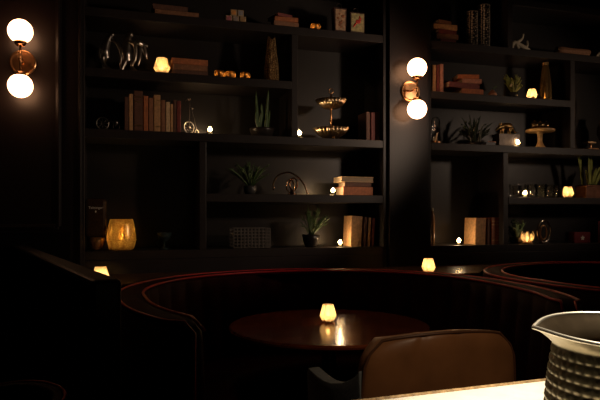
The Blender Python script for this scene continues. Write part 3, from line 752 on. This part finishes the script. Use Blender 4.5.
# glass dome
p, s, su = spot(435.5, S[3], .06); h = tall(117, S[3], s)
T = thing('glass_dome', 'small glass dome with a pale figure on a brass base', 'ornament', p)
bm = nb(); lathe(bm, [(0, 0), (.034, 0), (.035, .012), (.032, .018), (0, .018)], 28); obj('base', bm, BRASS, T, smooth=False)
bm = nb(); R_ = .031; pr = [(R_, .018), (R_, h - R_)] + [(R_ * math.cos(a), h - R_ + R_ * math.sin(a)) for a in (.4, .8, 1.2)] + [(0, h)]
lathe(bm, pr, 28); obj('dome', bm, GLASS, T, smooth=True)
bm = nb(); tb([(-.012, 0, .018), (-.014, 0, .035), (-.012, 0, .05)], [.007, .006, .003]); tb([(.01, 0, .018), (.006, 0, .045), (.014, 0, .07)], [.006, .006, .004]); ball(bm, (.015, 0, .074), .006, 10); obj('figure', bm, BONE, T, smooth=True)
# metal animal on dark box
p, s, su = spot(506, S[3], .10)
T = thing('display_block', 'low dark block under the metal animal', 'stand', p)
PBH = tall(134.5, S[3], s)
bm = nb(); box(bm, (0, 0, PBH / 2), (.19, .09, PBH)); obj('block', bm, DARKM, T, bevel=.002)
T = thing('metal_animal', 'bronze long-snouted armoured animal figurine with thin tail', 'figurine', p + Vector((0, 0, PBH + .0005)))
bm = nb()
tube(bm, smooth_path([(-.10, -.01, .026), (-.085, -.01, .036), (-.065, -.008, .052), (-.04, 0, .060), (0, 0, .066), (.035, 0, .058), (.058, 0, .036), (.085, 0, .020), (.115, .004, .026)], 5), interp([.004, .007, .015, .018, .026, .024, .014, .005, .002], 41), 14)
for x, y in ((-.035, -.014), (-.03, .014), (.03, -.014), (.036, .014)): tube(bm, smooth_path([(x, y, .045), (x - .006, y * 1.2, .022), (x - .004, y * 1.2, .004), (x - .014, y * 1.2, .003)], 4), interp([.012, .007, .005, .004], 13), 8)
for y in (-.008, .008): leaf(bm, (-.06, y - .004, .06), (-.052, y * 1.6 - .006, .09), .014, th=.002)
for i in range(6): tube(bm, [(v.x, v.y * 1.0, v.z) for v in ring_pts((-.022 + .012 * i, 0, .063), .0268 - abs(i - 2.5) * .0012, 'x', 24)], .0022, 5, True)
obj('body', bm, GOLD, T, smooth=True)
# cake stand with mercury balls
p, s, su = spot(540, S[3], .09); h = tall(129.5, S[3], s)
T = thing('cake_stand', 'honey wood pedestal cake stand', 'cake stand', p)
bm = nb(); lathe(bm, [(0, h - .022), (.105, h - .022), (.112, h - .016), (.112, h - .004), (.108, h), (0, h)], 48); obj('plate', bm, CAKEW, T, smooth=False, bevel=.002)
bm = nb(); lathe(bm, [(0, 0), (.046, 0), (.046, .006), (.030, .022), (.018, .055), (.020, h - .035), (.034, h - .022), (0, h - .022)], 32); obj('pedestal', bm, CAKEW, T, smooth=True)
MBALL = mat('mercury_ball_glass', (.42, .27, .14), .2, 1.0, var=.5, scale=38, bump=.3)
for k, (dx, lab) in enumerate([(-.052, 'gold mercury ball on the cake stand, nearest the metal animal'), (.002, 'gold mercury ball in the middle of the cake stand'), (.056, 'gold mercury ball on the cake stand, nearest the divider')]):
    q = p + Vector((T0 * dx + T1 * .0, T1 * dx, h + .0005)); t = thing('mercury_ball', lab, 'ornament', q, YAW, 'mercury balls on the cake stand')
    bm = nb(); ball(bm, (0, 0, .033), .033, 24, (1, 1, .98)); obj('ball', bm, MBALL, t, smooth=True)
    bm = nb(); lathe(bm, [(0, .064), (.007, .064), (.006, .070), (0, .071)], 12); obj('cap', bm, BRASS, t, smooth=True)
# brass scale-like pedestal dish and urn
p, s, su = spot(590.5, S[3], .08)
T = thing('pedestal_tray', 'small brass pedestal tray beside the urn', 'tray', p)
bm = nb(); box(bm, (0, 0, .007), (.105, .07, .014)); obj('base', bm, BRASS, T, bevel=.003)
bm = nb(); lathe(bm, [(0, .014), (.014, .014), (.008, .025), (.009, .045), (.018, .052), (0, .052)], 18); obj('stem', bm, BRASS, T, smooth=True)
bm = nb(); box(bm, (-.01, 0, .060), (.085, .06, .016)); obj('plate', bm, FLUTE, T, bevel=.004)
p, s, su = spot(606, S[3], .13); h = tall(99, S[3], s)
T = thing('copper_urn', 'copper urn with silver swan-neck handle at the photo edge', 'urn', p)
bm = nb(); lathe(bm, [(0, 0), (.05, 0), (.055, .012), (.03, .04), (.05, .09), (.072, .15), (.066, .21), (.04, .25), (.036, .28), (.044, .30), (.038, .30), (.03, .28), (0, .27)], 32); obj('body', bm, COPPER, T, smooth=True)
bm = nb(); tb([(-.06, -.02, .19), (-.085, -.02, .24), (-.06, -.02, .28), (-.05, -.02, h - .02), (-.065, -.02, h)], [.007, .008, .007, .006, .003]); obj('handle', bm, SILVER, T, smooth=True)
# drinking glasses
def glass(label, x, d, src=[None, None], kind=0):
    p, s, su = spot(x, S[4], d)
    if src[kind] is None:
        t = thing('drinking_glass', label, 'glass', p, YAW, 'clear drinking glasses')
        bm = nb()
        if kind == 0: lathe(bm, [(0, 0), (.028, 0), (.032, .01), (.036, .10), (.0345, .10), (.030, .012), (0, .010)], 24)
        else: lathe(bm, [(0, 0), (.030, 0), (.030, .003), (.005, .008), (.004, .05), (.02, .062), (.042, .085), (.044, .115), (.0425, .115), (.040, .087), (.018, .066), (0, .062)], 24)
        obj('tumbler' if kind == 0 else 'bowl', bm, GLASS, t, smooth=True); src[kind] = t
    else: dup(src[kind], p, label)
for k, (x, d) in enumerate([(514, .06), (523.5, .15), (532, .07), (541, .07), (550, .07), (558.5, .08), (517, .22), (530, .24), (541, .22), (552, .23), (562, .22)]):
    kd = 1 if k in (7, 8, 9) else 0
    nm = ['end clear tumbler by the divider', 'clear tumbler behind the bright tealight', 'front clear tumbler just right of the tealight', 'front clear tumbler, second right of the tealight', 'front clear tumbler, third right of the tealight', 'front clear tumbler next to the faceted votive',
          'back clear tumbler nearest the divider', 'clear stemmed glass in the back row behind the tealight', 'clear stemmed glass in the middle of the back row', 'clear stemmed glass in the back row by the votive', 'back clear tumbler behind the faceted votive'][k]
    glass(nm, x, d, kind=kd)
# snake plant in trough
p, s, su = spot(590, S[4], .12)
T = thing('potted_snake_plant', 'snake plant with broad yellow-edged blades in a square copper trough', 'plant', p)
bm = nb(); HT = .105
box(bm, (0, 0, HT / 2), (.19, .12, HT)); box(bm, (0, 0, HT - .006), (.20, .13, .012))
obj('trough', bm, mat('brown_copper_trough', (.22, .10, .06), .35, .6, var=.3, scale=20), T, bevel=.003)
bm = nb(); box(bm, (0, 0, HT + .002), (.17, .10, .006)); obj('soil', bm, SOIL, T)
bm = nb(); hh = tall(150, S[4], s)
for bx_, tx, ty, w_ in [(-.06, -.135, hh, .042), (-.03, -.06, hh * .84, .040), (.0, .0, hh * .84, .042), (.02, .03, hh * .62, .034), (.035, .085, hh * .66, .04), (.05, .14, hh * .72, .036), (-.03, -.075, hh * .58, .03), (.01, -.02, hh * .95, .03)]:
    leaf(bm, (bx_, random.uniform(-.03, .02), HT), (tx, random.uniform(-.05, .0), ty), w_, ((tx - bx_) * -.18, 0, .02), n=10, prof=lambda t: (.6 + .9 * t) * (1 - t ** 3.2))
obj('blades', bm, LEAF2, T, smooth=True)
# slim bottle
p, s, su = spot(431.8, S[5], .06); h = tall(208, S[5], s)
T = thing('slim_bottle', 'slim bottle with a pale stopper beside the bookcase side', 'bottle', p)
bm = nb(); lathe(bm, [(0, 0), (.019, 0), (.021, .006), (.021, h * .78), (.014, h * .88), (.011, h * .93), (0, h * .93)], 24); obj('body', bm, mat('amber_bottle_glass', (.26, .13, .055), .15, var=.15, scale=15), T, smooth=True)
bm = nb(); lathe(bm, [(0, h * .92), (.013, h * .92), (.013, h), (0, h)], 16); obj('stopper', bm, BONE, T)
# lotus candle
p, s, su = spot(527.5, S[5], .06)
T = thing('lotus_candle_holder', 'lit petal-shaped candle holder in front of the dark trailing plant', 'candle holder', p)
bm = nb()
for k in range(8):
    a = 2 * PI * k / 8; c_, s_ = math.cos(a), math.sin(a); hgt = .085 + .012 * (k % 2)
    leaf(bm, (.014 * c_, .014 * s_, .016), (.036 * c_, .036 * s_, hgt), .04, (.034 * c_, .034 * s_, -.012), n=8, th=.002, face=(c_, s_, 0))
obj('petals', bm, AMBERGLASS, T, smooth=True)
bm = nb(); lathe(bm, [(0, 0), (.040, 0), (.042, .008), (.026, .014), (.018, .020), (0, .020)], 24); obj('base', bm, CAKEW, T, smooth=True)
bm = nb(); lathe(bm, [(0, .034), (.007, .042), (.006, .052), (0, .066)], 10); obj('flame', bm, FLAME, T, smooth=True)
lamp('candle_light', (0, 0, .055), .4, WARM, T, .01)
# oval ring ornament
p, s, su = spot(544, S[5], .07)
T = thing('oval_ring_ornament', 'polished oval double ring ornament beside the lotus candle', 'ornament', p)
bm = nb(); tube(bm, ring_pts((0, 0, .098), .084, 'y', 48, .74, 1.0), .0085, 10, True); obj('outer_ring', bm, mat('polished_nickel', (.75, .66, .56), .15, 1.0), T, smooth=True)
bm = nb(); tube(bm, ring_pts((-.006, 0, .088), .055, 'y', 40, .55, 1.0), .0065, 10, True); obj('inner_ring', bm, BRASS, T, smooth=True)
bm = nb(); box(bm, (0, 0, .006), (.06, .05, .012)); obj('base', bm, DARKM, T, bevel=.003)
# red box with pale flower, red card
p, s, su = spot(582.5, S[5], .06)
T = thing('red_box', 'flat red box with a pale five-petal emblem', 'box', p)
hb = tall(232, S[5], s); wb = 16 * su
bm = nb(); box(bm, (0, .035, hb / 2), (wb, .07, hb)); obj('body', bm, mat('red_card', (.20, .014, .018), .45, var=.1), T, bevel=.003)
bm = nb()
for k in range(5):
    a = PI / 2 + k * 2 * PI / 5; leaf(bm, (0, -.001, hb * .45), (.02 * math.cos(a), -.001, hb * .45 + .02 * math.sin(a)), .013, th=.001)
obj('flower_emblem', bm, mat('pale_print', (.9, .84, .74), .5), T)
p, s, su = spot(602, S[5], .07); h = tall(221, S[5], s)
T = thing('red_bordered_card', 'upright card with a red border at the edge of the photo', 'card', p)
bm = nb(); box(bm, (0, .006, h / 2), (.075, .012, h)); obj('border', bm, mat('red_card', (.20, .014, .018), .45, var=.1), T, bevel=.002)
bm = nb(); box(bm, (0, -.001, h / 2), (.055, .003, h - .03)); obj('centre', bm, mat('dark_card', (.03, .02, .02), .5), T)

# ------------------------------------------------------------------ booths
AX = Vector((T1, -T0)); TG = Vector((T0, T1))           # out of the wall, along the wall
C1 = Vector((.14, 2.9)); C2 = C1 + TG * 2.05
ZB = .94
def bpos(C, phi, r):          # phi measured from the opening axis
    v = AX * math.cos(phi) + TG * math.sin(phi)
    return C + v * r
def rim_r(phi):               # the two ends flare outward
    a = abs(math.degrees(phi)); return .925 + .15 * max(0, (85 - a) / 43) ** 1.4
PH0, PH1 = math.radians(43), math.radians(317)
def wrap(p): return p if p <= PI else p - 2 * PI
def booth(label, C):
    t = thing('curved_booth', label, 'booth seat', (C.x, C.y, 0), 0, 'curved red leather booths')
    N = 300
    bm = nb(); rings = []
    for i in range(N + 1):
        ph = PH0 + (PH1 - PH0) * i / N; r = rim_r(wrap(ph)); hw = .06
        ch = .016 * abs(math.sin(i * PI / 10))            # channel tufting on the inner face
        endf = min(1, min(i, N - i) / 6); hw2 = hw * (.35 + .65 * math.sqrt(endf)); top = ZB - .05 * (1 - math.sqrt(endf))
        prof = [(r + hw2, .10), (r + hw2, top - .025), (r + hw2 * .8, top - .006), (r + hw2 * .4, top), (r - hw2 * .4, top), (r - hw2 * .85, top - .008), (r - hw2 - ch * .5, top - .03),
                (r - hw2 - ch, top - .09), (r - hw2 - ch * 1.4 - .02, .60), (r - hw2 - ch - .04, .44), (r - hw2 - .02, .10)]
        ring = []
        for rr, z in prof:
            q = bpos(C, ph, rr) - C; ring.append(bm.verts.new((q.x, q.y, z)))
        rings.append(ring)
    k = len(rings[0])
    for A_, B_ in zip(rings[:-1], rings[1:]):
        for j in range(k): bm.faces.new((A_[j], A_[(j + 1) % k], B_[(j + 1) % k], B_[j]))
    bm.faces.new(rings[0][::-1]); bm.faces.new(rings[-1]); bmesh.ops.recalc_face_normals(bm, faces=bm.faces[:])
    obj('backrest', bm, RED_LEATHER, t, smooth=True)
    for off in (.052, -.056):
        bm = nb(); pts = []
        for i in range(0, N + 1, 3):
            ph = PH0 + (PH1 - PH0) * i / N; q = bpos(C, ph, rim_r(wrap(ph)) + off * (1 if 4 < i < N - 4 else .5)) - C
            pts.append((q.x, q.y, ZB - .004 - (.03 if i in (0, N) else 0)))
        if off > 0:                                        # the outer piping runs down both ends
            a_, e_ = pts[0], pts[-1]
            pts = [(a_[0], a_[1], .12), (a_[0], a_[1], .5)] + pts + [(e_[0], e_[1], .5), (e_[0], e_[1], .12)]
        tube(bm, pts, .006, 8); obj('piping', bm, RED_PIPE, t, smooth=True)
    bm = nb(); rings = []
    for i in range(121):
        ph = PH0 + .06 + (PH1 - PH0 - .12) * i / 120; r = rim_r(wrap(ph)) - .115
        prof = [(r, .30), (r, .45), (r - .03, .468), (r - .30, .470), (r - .345, .455), (r - .355, .42), (r - .35, .30)]
        rings.append([bm.verts.new((*(bpos(C, ph, rr) - C), z)) for rr, z in prof])
    for A_, B_ in zip(rings[:-1], rings[1:]):
        for j in range(7): bm.faces.new((A_[j], A_[(j + 1) % 7], B_[(j + 1) % 7], B_[j]))
    bm.faces.new(rings[0][::-1]); bm.faces.new(rings[-1]); bmesh.ops.recalc_face_normals(bm, faces=bm.faces[:])
    obj('seat', bm, RED_LEATHER, t, smooth=True)
    bm = nb(); rings = []
    for i in range(121):
        ph = PH0 + .06 + (PH1 - PH0 - .12) * i / 120; r = rim_r(wrap(ph))
        rings.append([bm.verts.new((*(bpos(C, ph, rr) - C), z)) for rr, z in [(r + .03, 0), (r + .03, .099), (r - .12, .099), (r - .12, .299), (r - .42, .299), (r - .42, 0)]])
    for A_, B_ in zip(rings[:-1], rings[1:]):
        for j in range(6): bm.faces.new((A_[j], A_[(j + 1) % 6], B_[(j + 1) % 6], B_[j]))
    bm.faces.new(rings[0][::-1]); bm.faces.new(rings[-1]); bmesh.ops.recalc_face_normals(bm, faces=bm.faces[:])
    obj('plinth', bm, BLACK, t)
    return t
BO = booth('curved dark red leather booth wrapped around the round table', C1)
dup(BO, (C2.x, C2.y, 0), 'curved dark red leather booth beyond the ledge votive, cut by the photo edge', rz=0)

# ledge filling the gap between booths and bookcase wall
def wall_ud(P):
    v = P - Vector((0, Z0)); return v.dot(TG), v.dot(Vector((-T1, T0)))
u1c, d1c = wall_ud(C1); u2c, d2c = wall_ud(C2)
LZ = .92
bm = nb(); top, bot = [], []
uu = []; u = u1c - 1.06
N = 160; u_end = u2c + 1.2
front = []
for i in range(N + 1):
    u = u1c - 1.25 + (u_end - u1c + 1.25) * i / N; dd = .62
    for uc, dc in ((u1c, d1c), (u2c, d2c)):
        a = abs(u - uc)
        if a < 1.0: dd = min(dd, -dc - math.sqrt(1.0 - a * a))
    front.append((u, -max(.05, dd)))
poly = [(front[0][0], -.024)] + front + [(front[-1][0], -.024)]
for z in (LZ - .05, LZ):
    (bot if z < LZ else top).extend([bm.verts.new(W(u, d, z)) for u, d in poly])
# split at the pier set-back: the ledge stays clear of the walls
bm.faces.new(top); bm.faces.new(bot[::-1])
n_ = len(poly)
for j in range(n_): bm.faces.new((bot[j], bot[(j + 1) % n_], top[(j + 1) % n_], top[j]))
bmesh.ops.triangulate(bm, faces=[f for f in bm.faces if len(f.verts) > 4]); bmesh.ops.recalc_face_normals(bm, faces=bm.faces[:])
for v in bm.verts:
    pass
lt = thing('booth_ledge', 'dark polished wooden ledge between the booths and the bookcases', 'ledge', (0, 0, 0), 0)
obj('ledge_top', bm, LEDGEW, lt)
bm = nb(); wallbox(bm, front[0][0], front[-1][0], -.05, -.032, 0, LZ - .05); obj('apron', bm, BLACK, lt)

# ------------------------------------------------------------------ round table
t = thing('round_table', 'round mahogany table with a pedestal inside the curved booth', 'table', (C1.x, C1.y, 0), .25)
bm = nb(); lathe(bm, [(0, .728), (.460, .728), (.478, .738), (.482, .747), (.476, .756), (0, .756)], 72); obj('table_top', bm, TABLEW, t, smooth=False)
bm = nb(); lathe(bm, [(0, .022), (.04, .022), (.035, .1), (.035, .66), (.09, .727), (0, .727)], 28); obj('pedestal', bm, DARKM, t, smooth=True)
bm = nb(); lathe(bm, [(0, 0), (.27, 0), (.27, .012), (.06, .022), (0, .022)], 40); obj('base', bm, DARKM, t, smooth=False)
def ray(x, y, z):
    Z = 600.0 * (CAMZ - z) / (y - YH); return Vector(((x - 300) / 600 * Z, Z, z))
V0.location = ray(328, 322.0, .7565)
V0.scale = (.83,) * 3
dup(V0, ray(428.5, 272.5, LZ), 'faceted amber votive on the ledge behind the booth back').scale = (.86,) * 3
pv = W(u1c - 1.06, -.55, LZ)
dup(V0, pv, 'faceted amber votive peeping over the black partition edge').scale = (.86,) * 3

# ------------------------------------------------------------------ brown chair
CH = Vector((.415, 2.14, 0))
t = thing('leather_armchair', 'brown leather armchair seen from behind at the booth opening', 'chair', CH, YAW)
# local frame: +y faces the table, the back stands at y = -.22
def back_surf(a, bq):
    wv = .295 - .030 * bq ** 1.5
    if bq > .80: wv *= 1 - .20 * ((bq - .80) / .20) ** 2.4
    z = .40 + .515 * bq - .022 * a * a * bq
    y = -.23 + .05 * a * a - .06 * bq + .01
    return Vector((a * wv - .022 * bq, y, z))
def shell(NA, NB, f, th, closed_edge=True):
    bm = nb(); g1, g2 = [], []
    for j in range(NB + 1):
        r1, r2 = [], []
        for i in range(NA + 1):
            P, D = f(i / NA, j / NB); r1.append(bm.verts.new(P)); r2.append(bm.verts.new(P + D * th))
        g1.append(r1); g2.append(r2)
    for j in range(NB):
        for i in range(NA):
            bm.faces.new((g1[j][i], g1[j][i + 1], g1[j + 1][i + 1], g1[j + 1][i])); bm.faces.new((g2[j][i], g2[j + 1][i], g2[j + 1][i + 1], g2[j][i + 1]))
    for i in range(NA):
        bm.faces.new((g1[0][i], g2[0][i], g2[0][i + 1], g1[0][i + 1])); bm.faces.new((g1[NB][i], g1[NB][i + 1], g2[NB][i + 1], g2[NB][i]))
    for j in range(NB):
        bm.faces.new((g1[j][0], g1[j + 1][0], g2[j + 1][0], g2[j][0])); bm.faces.new((g1[j][NA], g2[j][NA], g2[j + 1][NA], g1[j + 1][NA]))
    bmesh.ops.recalc_face_normals(bm, faces=bm.faces[:])
    return bm
def crease(a, bq):            # soft vertical drapes in the leather
    return .006 * math.exp(-((a + .35 + .08 * bq) / .06) ** 2) + .005 * math.exp(-((a - .1) / .09) ** 2) * bq + .004 * math.sin(a * 17 + bq * 2) * (1 - bq) * .5
def fb(i, j):
    a = i * 2 - 1; P = back_surf(a, j); edge = 1 - max(abs(a), 0) ** 10
    P.y += crease(a, j) + .012 * (1 - edge) + (.010 * max(0, (j - .9) / .1) ** 2)
    return P, Vector((0, 1, 0))
bm = shell(48, 30, fb, .055); o = obj('backrest', bm, BROWN_LEATHER, t, smooth=True, bevel=.008)
bm = nb(); pts = [back_surf(-1, k / 12) + Vector((0, .012, 0)) for k in range(13)] + [back_surf(-1 + k / 8, 1) + Vector((0, .012, .001)) for k in range(1, 16)] + [back_surf(1, 1 - k / 12) + Vector((0, .012, 0)) for k in range(13)]
tube(bm, pts, .005, 8); obj('seam', bm, mat('dark_brown_seam', (.11, .045, .02), .45), t, smooth=True)
for sg in (-1, 1):
    def fa(i, j, sg=sg):
        path = smooth_path([(sg * .285, -.20, 0), (sg * (.32 if sg < 0 else .29), -.02, 0), (sg * (.33 if sg < 0 else .295), .16, 0), (sg * .30, .27, 0)], 10); P = path[min(int(round(i * 30)), 30)]
        ztop = interp([.80, .765, .738, .722, .716, .718, .722, .722, .700, .645, .54], 31)[min(int(round(i * 30)), 30)]
        if sg > 0: ztop -= .14
        return Vector((P.x + sg * .02 * j, P.y, .40 + (ztop - .40) * j)), Vector((-sg, .1, 0))
    bm = shell(30, 12, fa, .045); obj('armrest', bm, GREY_FABRIC, t, smooth=True, bevel=.01)
bm = nb(); box(bm, (0, .05, .43), (.50, .50, .10)); obj('seat', bm, BROWN_LEATHER, t, bevel=.03)
for sx in (-1, 1):
    for sy in (-.14, .24):
        bm = nb(); tube(bm, [(sx * .19, sy, .385), (sx * .23, sy * 1.15, 0)], [.020, .012], 12); obj('leg', bm, DARKM, t, smooth=True)

# ------------------------------------------------------------------ tub chair, near left
t = thing('tub_chair', 'dark red leather tub chair in the shadow in front of the black partition', 'chair', (-.905, 1.60, 0), 0)
def fr_(i, j):
    a = math.radians(-135 + 270 * i); r = .215 + .045 * j
    return Vector((r * math.cos(a), r * math.sin(a), .34 + (.435 - .10 * abs(2 * i - 1) ** 5) * j)), Vector((-math.cos(a), -math.sin(a), 0))
obj('backrest', shell(60, 10, fr_, .035), RED_LEATHER, t, smooth=True, bevel=.008)
bm = nb(); tube(bm, [fr_(k / 48, 1)[0] for k in range(49)], .005, 8); obj('piping', bm, RED_PIPE, t, smooth=True)
bm = nb(); lathe(bm, [(0, .34), (.19, .34), (.205, .36), (.205, .43), (.185, .45), (0, .455)], 36); obj('seat', bm, RED_LEATHER, t, smooth=True)
for k in range(4):
    a = PI / 4 + k * PI / 2
    bm = nb(); tube(bm, [(.15 * math.cos(a), .15 * math.sin(a), .345), (.19 * math.cos(a), .19 * math.sin(a), 0)], [.018, .012], 12); obj('leg', bm, DARKM, t, smooth=True)

# ------------------------------------------------------------------ bar counter and pitcher in front
CT = .98
P1, P2 = ray(360, 399.5, CT), ray(555, 377.5, CT)
dv = (P2 - P1); dv.z = 0; dv.normalize(); pn = Vector((-dv.y, dv.x, 0)); ang = math.atan2(dv.y, dv.x)
STONE = mat('cream_stone', (.80, .74, .62), .30, var=.08, scale=30, spec=.4)
STEDGE = mat('golden_rough_edge', (.34, .21, .09), .5, var=.55, scale=90, bump=.6)
t = thing('bar_counter', 'brightly lit cream stone bar counter under the textured pitcher', 'counter', (P1.x, P1.y, 0), ang)
bm = nb(); box(bm, (.9, -.335, CT - .02), (2.9, .65, .04)); obj('counter_top', bm, STONE, t, bevel=.003)
bm = nb(); box(bm, (.9, -.0055, CT - .0195), (2.9, .011, .043)); obj('rough_edge', bm, STEDGE, t, bevel=.004)
bm = nb(); box(bm, (.9, -.36, (CT - .04) / 2), (2.7, .50, CT - .042)); obj('counter_body', bm, BLACK, t)

PC = Vector((.322, .600, CT))
t = thing('pitcher', 'hobnail-textured silvery pitcher with a flared lip on the bright counter', 'pitcher', PC + Vector((0, 0, .0005)), 0)
HP = .185
prof = [(.045, 0), (.058, .004), (.064, .015)]
nrow = 16
for i in range(nrow * 6 + 1):
    z = .015 + (.168 - .015) * i / (nrow * 6); f = (z - .015) / .153
    r = .063 + .0085 * math.sin(PI * min(1, f * 1.02) ** .9) + .001 * f; prof.append((r, z))
prof += [(.0645, .1705), (.0660, .1745), (.069, .179), (.0735, .184), (.0755, .186), (.0735, .1875)]
prof_in = [(.070, .1815), (.0635, .174), (.0605, .164), (.065, .12), (.065, .06), (.055, .012), (0, .010)]
def lipf(r, z, a):
    k = max(0, (z - .169) / .018); sp = math.exp(-abs(((a - PI * .94 + PI) % (2 * PI)) - PI) / .24)
    dz = .0045 * k * math.sin(a) - .0015 * k * sp
    bmp = 0
    if .015 < z < .169 and r > .0625:
        row = (z - .015) / .153 * nrow; col_ = a / (2 * PI) * 44 
        bmp = .0020 * abs(math.sin(PI * row)) ** .8 * abs(math.sin(PI * col_)) ** .8
    return r * (1 + .135 * k * sp) + bmp, dz
HOB = mat('hobnail_silver', (.34, .29, .19), .36, .8, var=.12, scale=60)
bm = nb(); lathe(bm, [(0, 0)] + prof, 264, fr=lipf); obj('body', bm, HOB, t, smooth=True)
bm = nb(); lathe(bm, [prof[-1]] + prof_in, 132, fr=lipf); obj('inner_wall', bm, mat('shaded_inner_metal', (.12, .085, .05), .38, .85, var=.2, scale=40), t, smooth=True)  # dark interior and its reflections put into a browner colour of the metal
bm = nb(); pts = []
for k in range(240):
    a = 2 * PI * k / 240; r, dz = lipf(.0745, .186, a); pts.append((r * math.cos(a), r * math.sin(a), .186 + dz))
tube(bm, pts, .0022, 8, True); obj('lip_bead', bm, mat('bright_silver', (.8, .74, .62), .38, 1.0), t, smooth=True)

# ------------------------------------------------------------------ counter lamp and added fill spots (all out of the frame)
def spotlight(name, loc, target, watts, color, angle, blend=.4, radius=.05):
    l = lamp(name, loc, watts, color, None, radius, 'SPOT'); l.data.spot_size = math.radians(angle); l.data.spot_blend = blend
    l.rotation_euler = (Vector(target) - Vector(loc)).to_track_quat('-Z', 'Y').to_euler(); return l
spotlight('counter_downlight', (.62, .75, 2.5), (.48, .72, .98), 260, (1, .86, .66), 34)
spotlight('chair_fill_light', (.85, .25, 2.3), (.40, 1.95, .78), 34, (1, .74, .48), 26, .8, .06)  # unseen spot added to brighten the chair back
spotlight('bookcase_fill_light', W(2.0, -2.3, 2.15), W(-.5, .1, 2.05), 74, (1, .72, .52), 45, .35, .12)  # unseen spot added to brighten the left bookcase, placed after the divider shadows
spotlight('bookcase_fill_light', W(3.4, -2.3, 2.15), W(2.1, .1, 1.95), 28, (1, .72, .52), 44, .45, .12)  # second added spot, for the right bookcase, likewise unseen
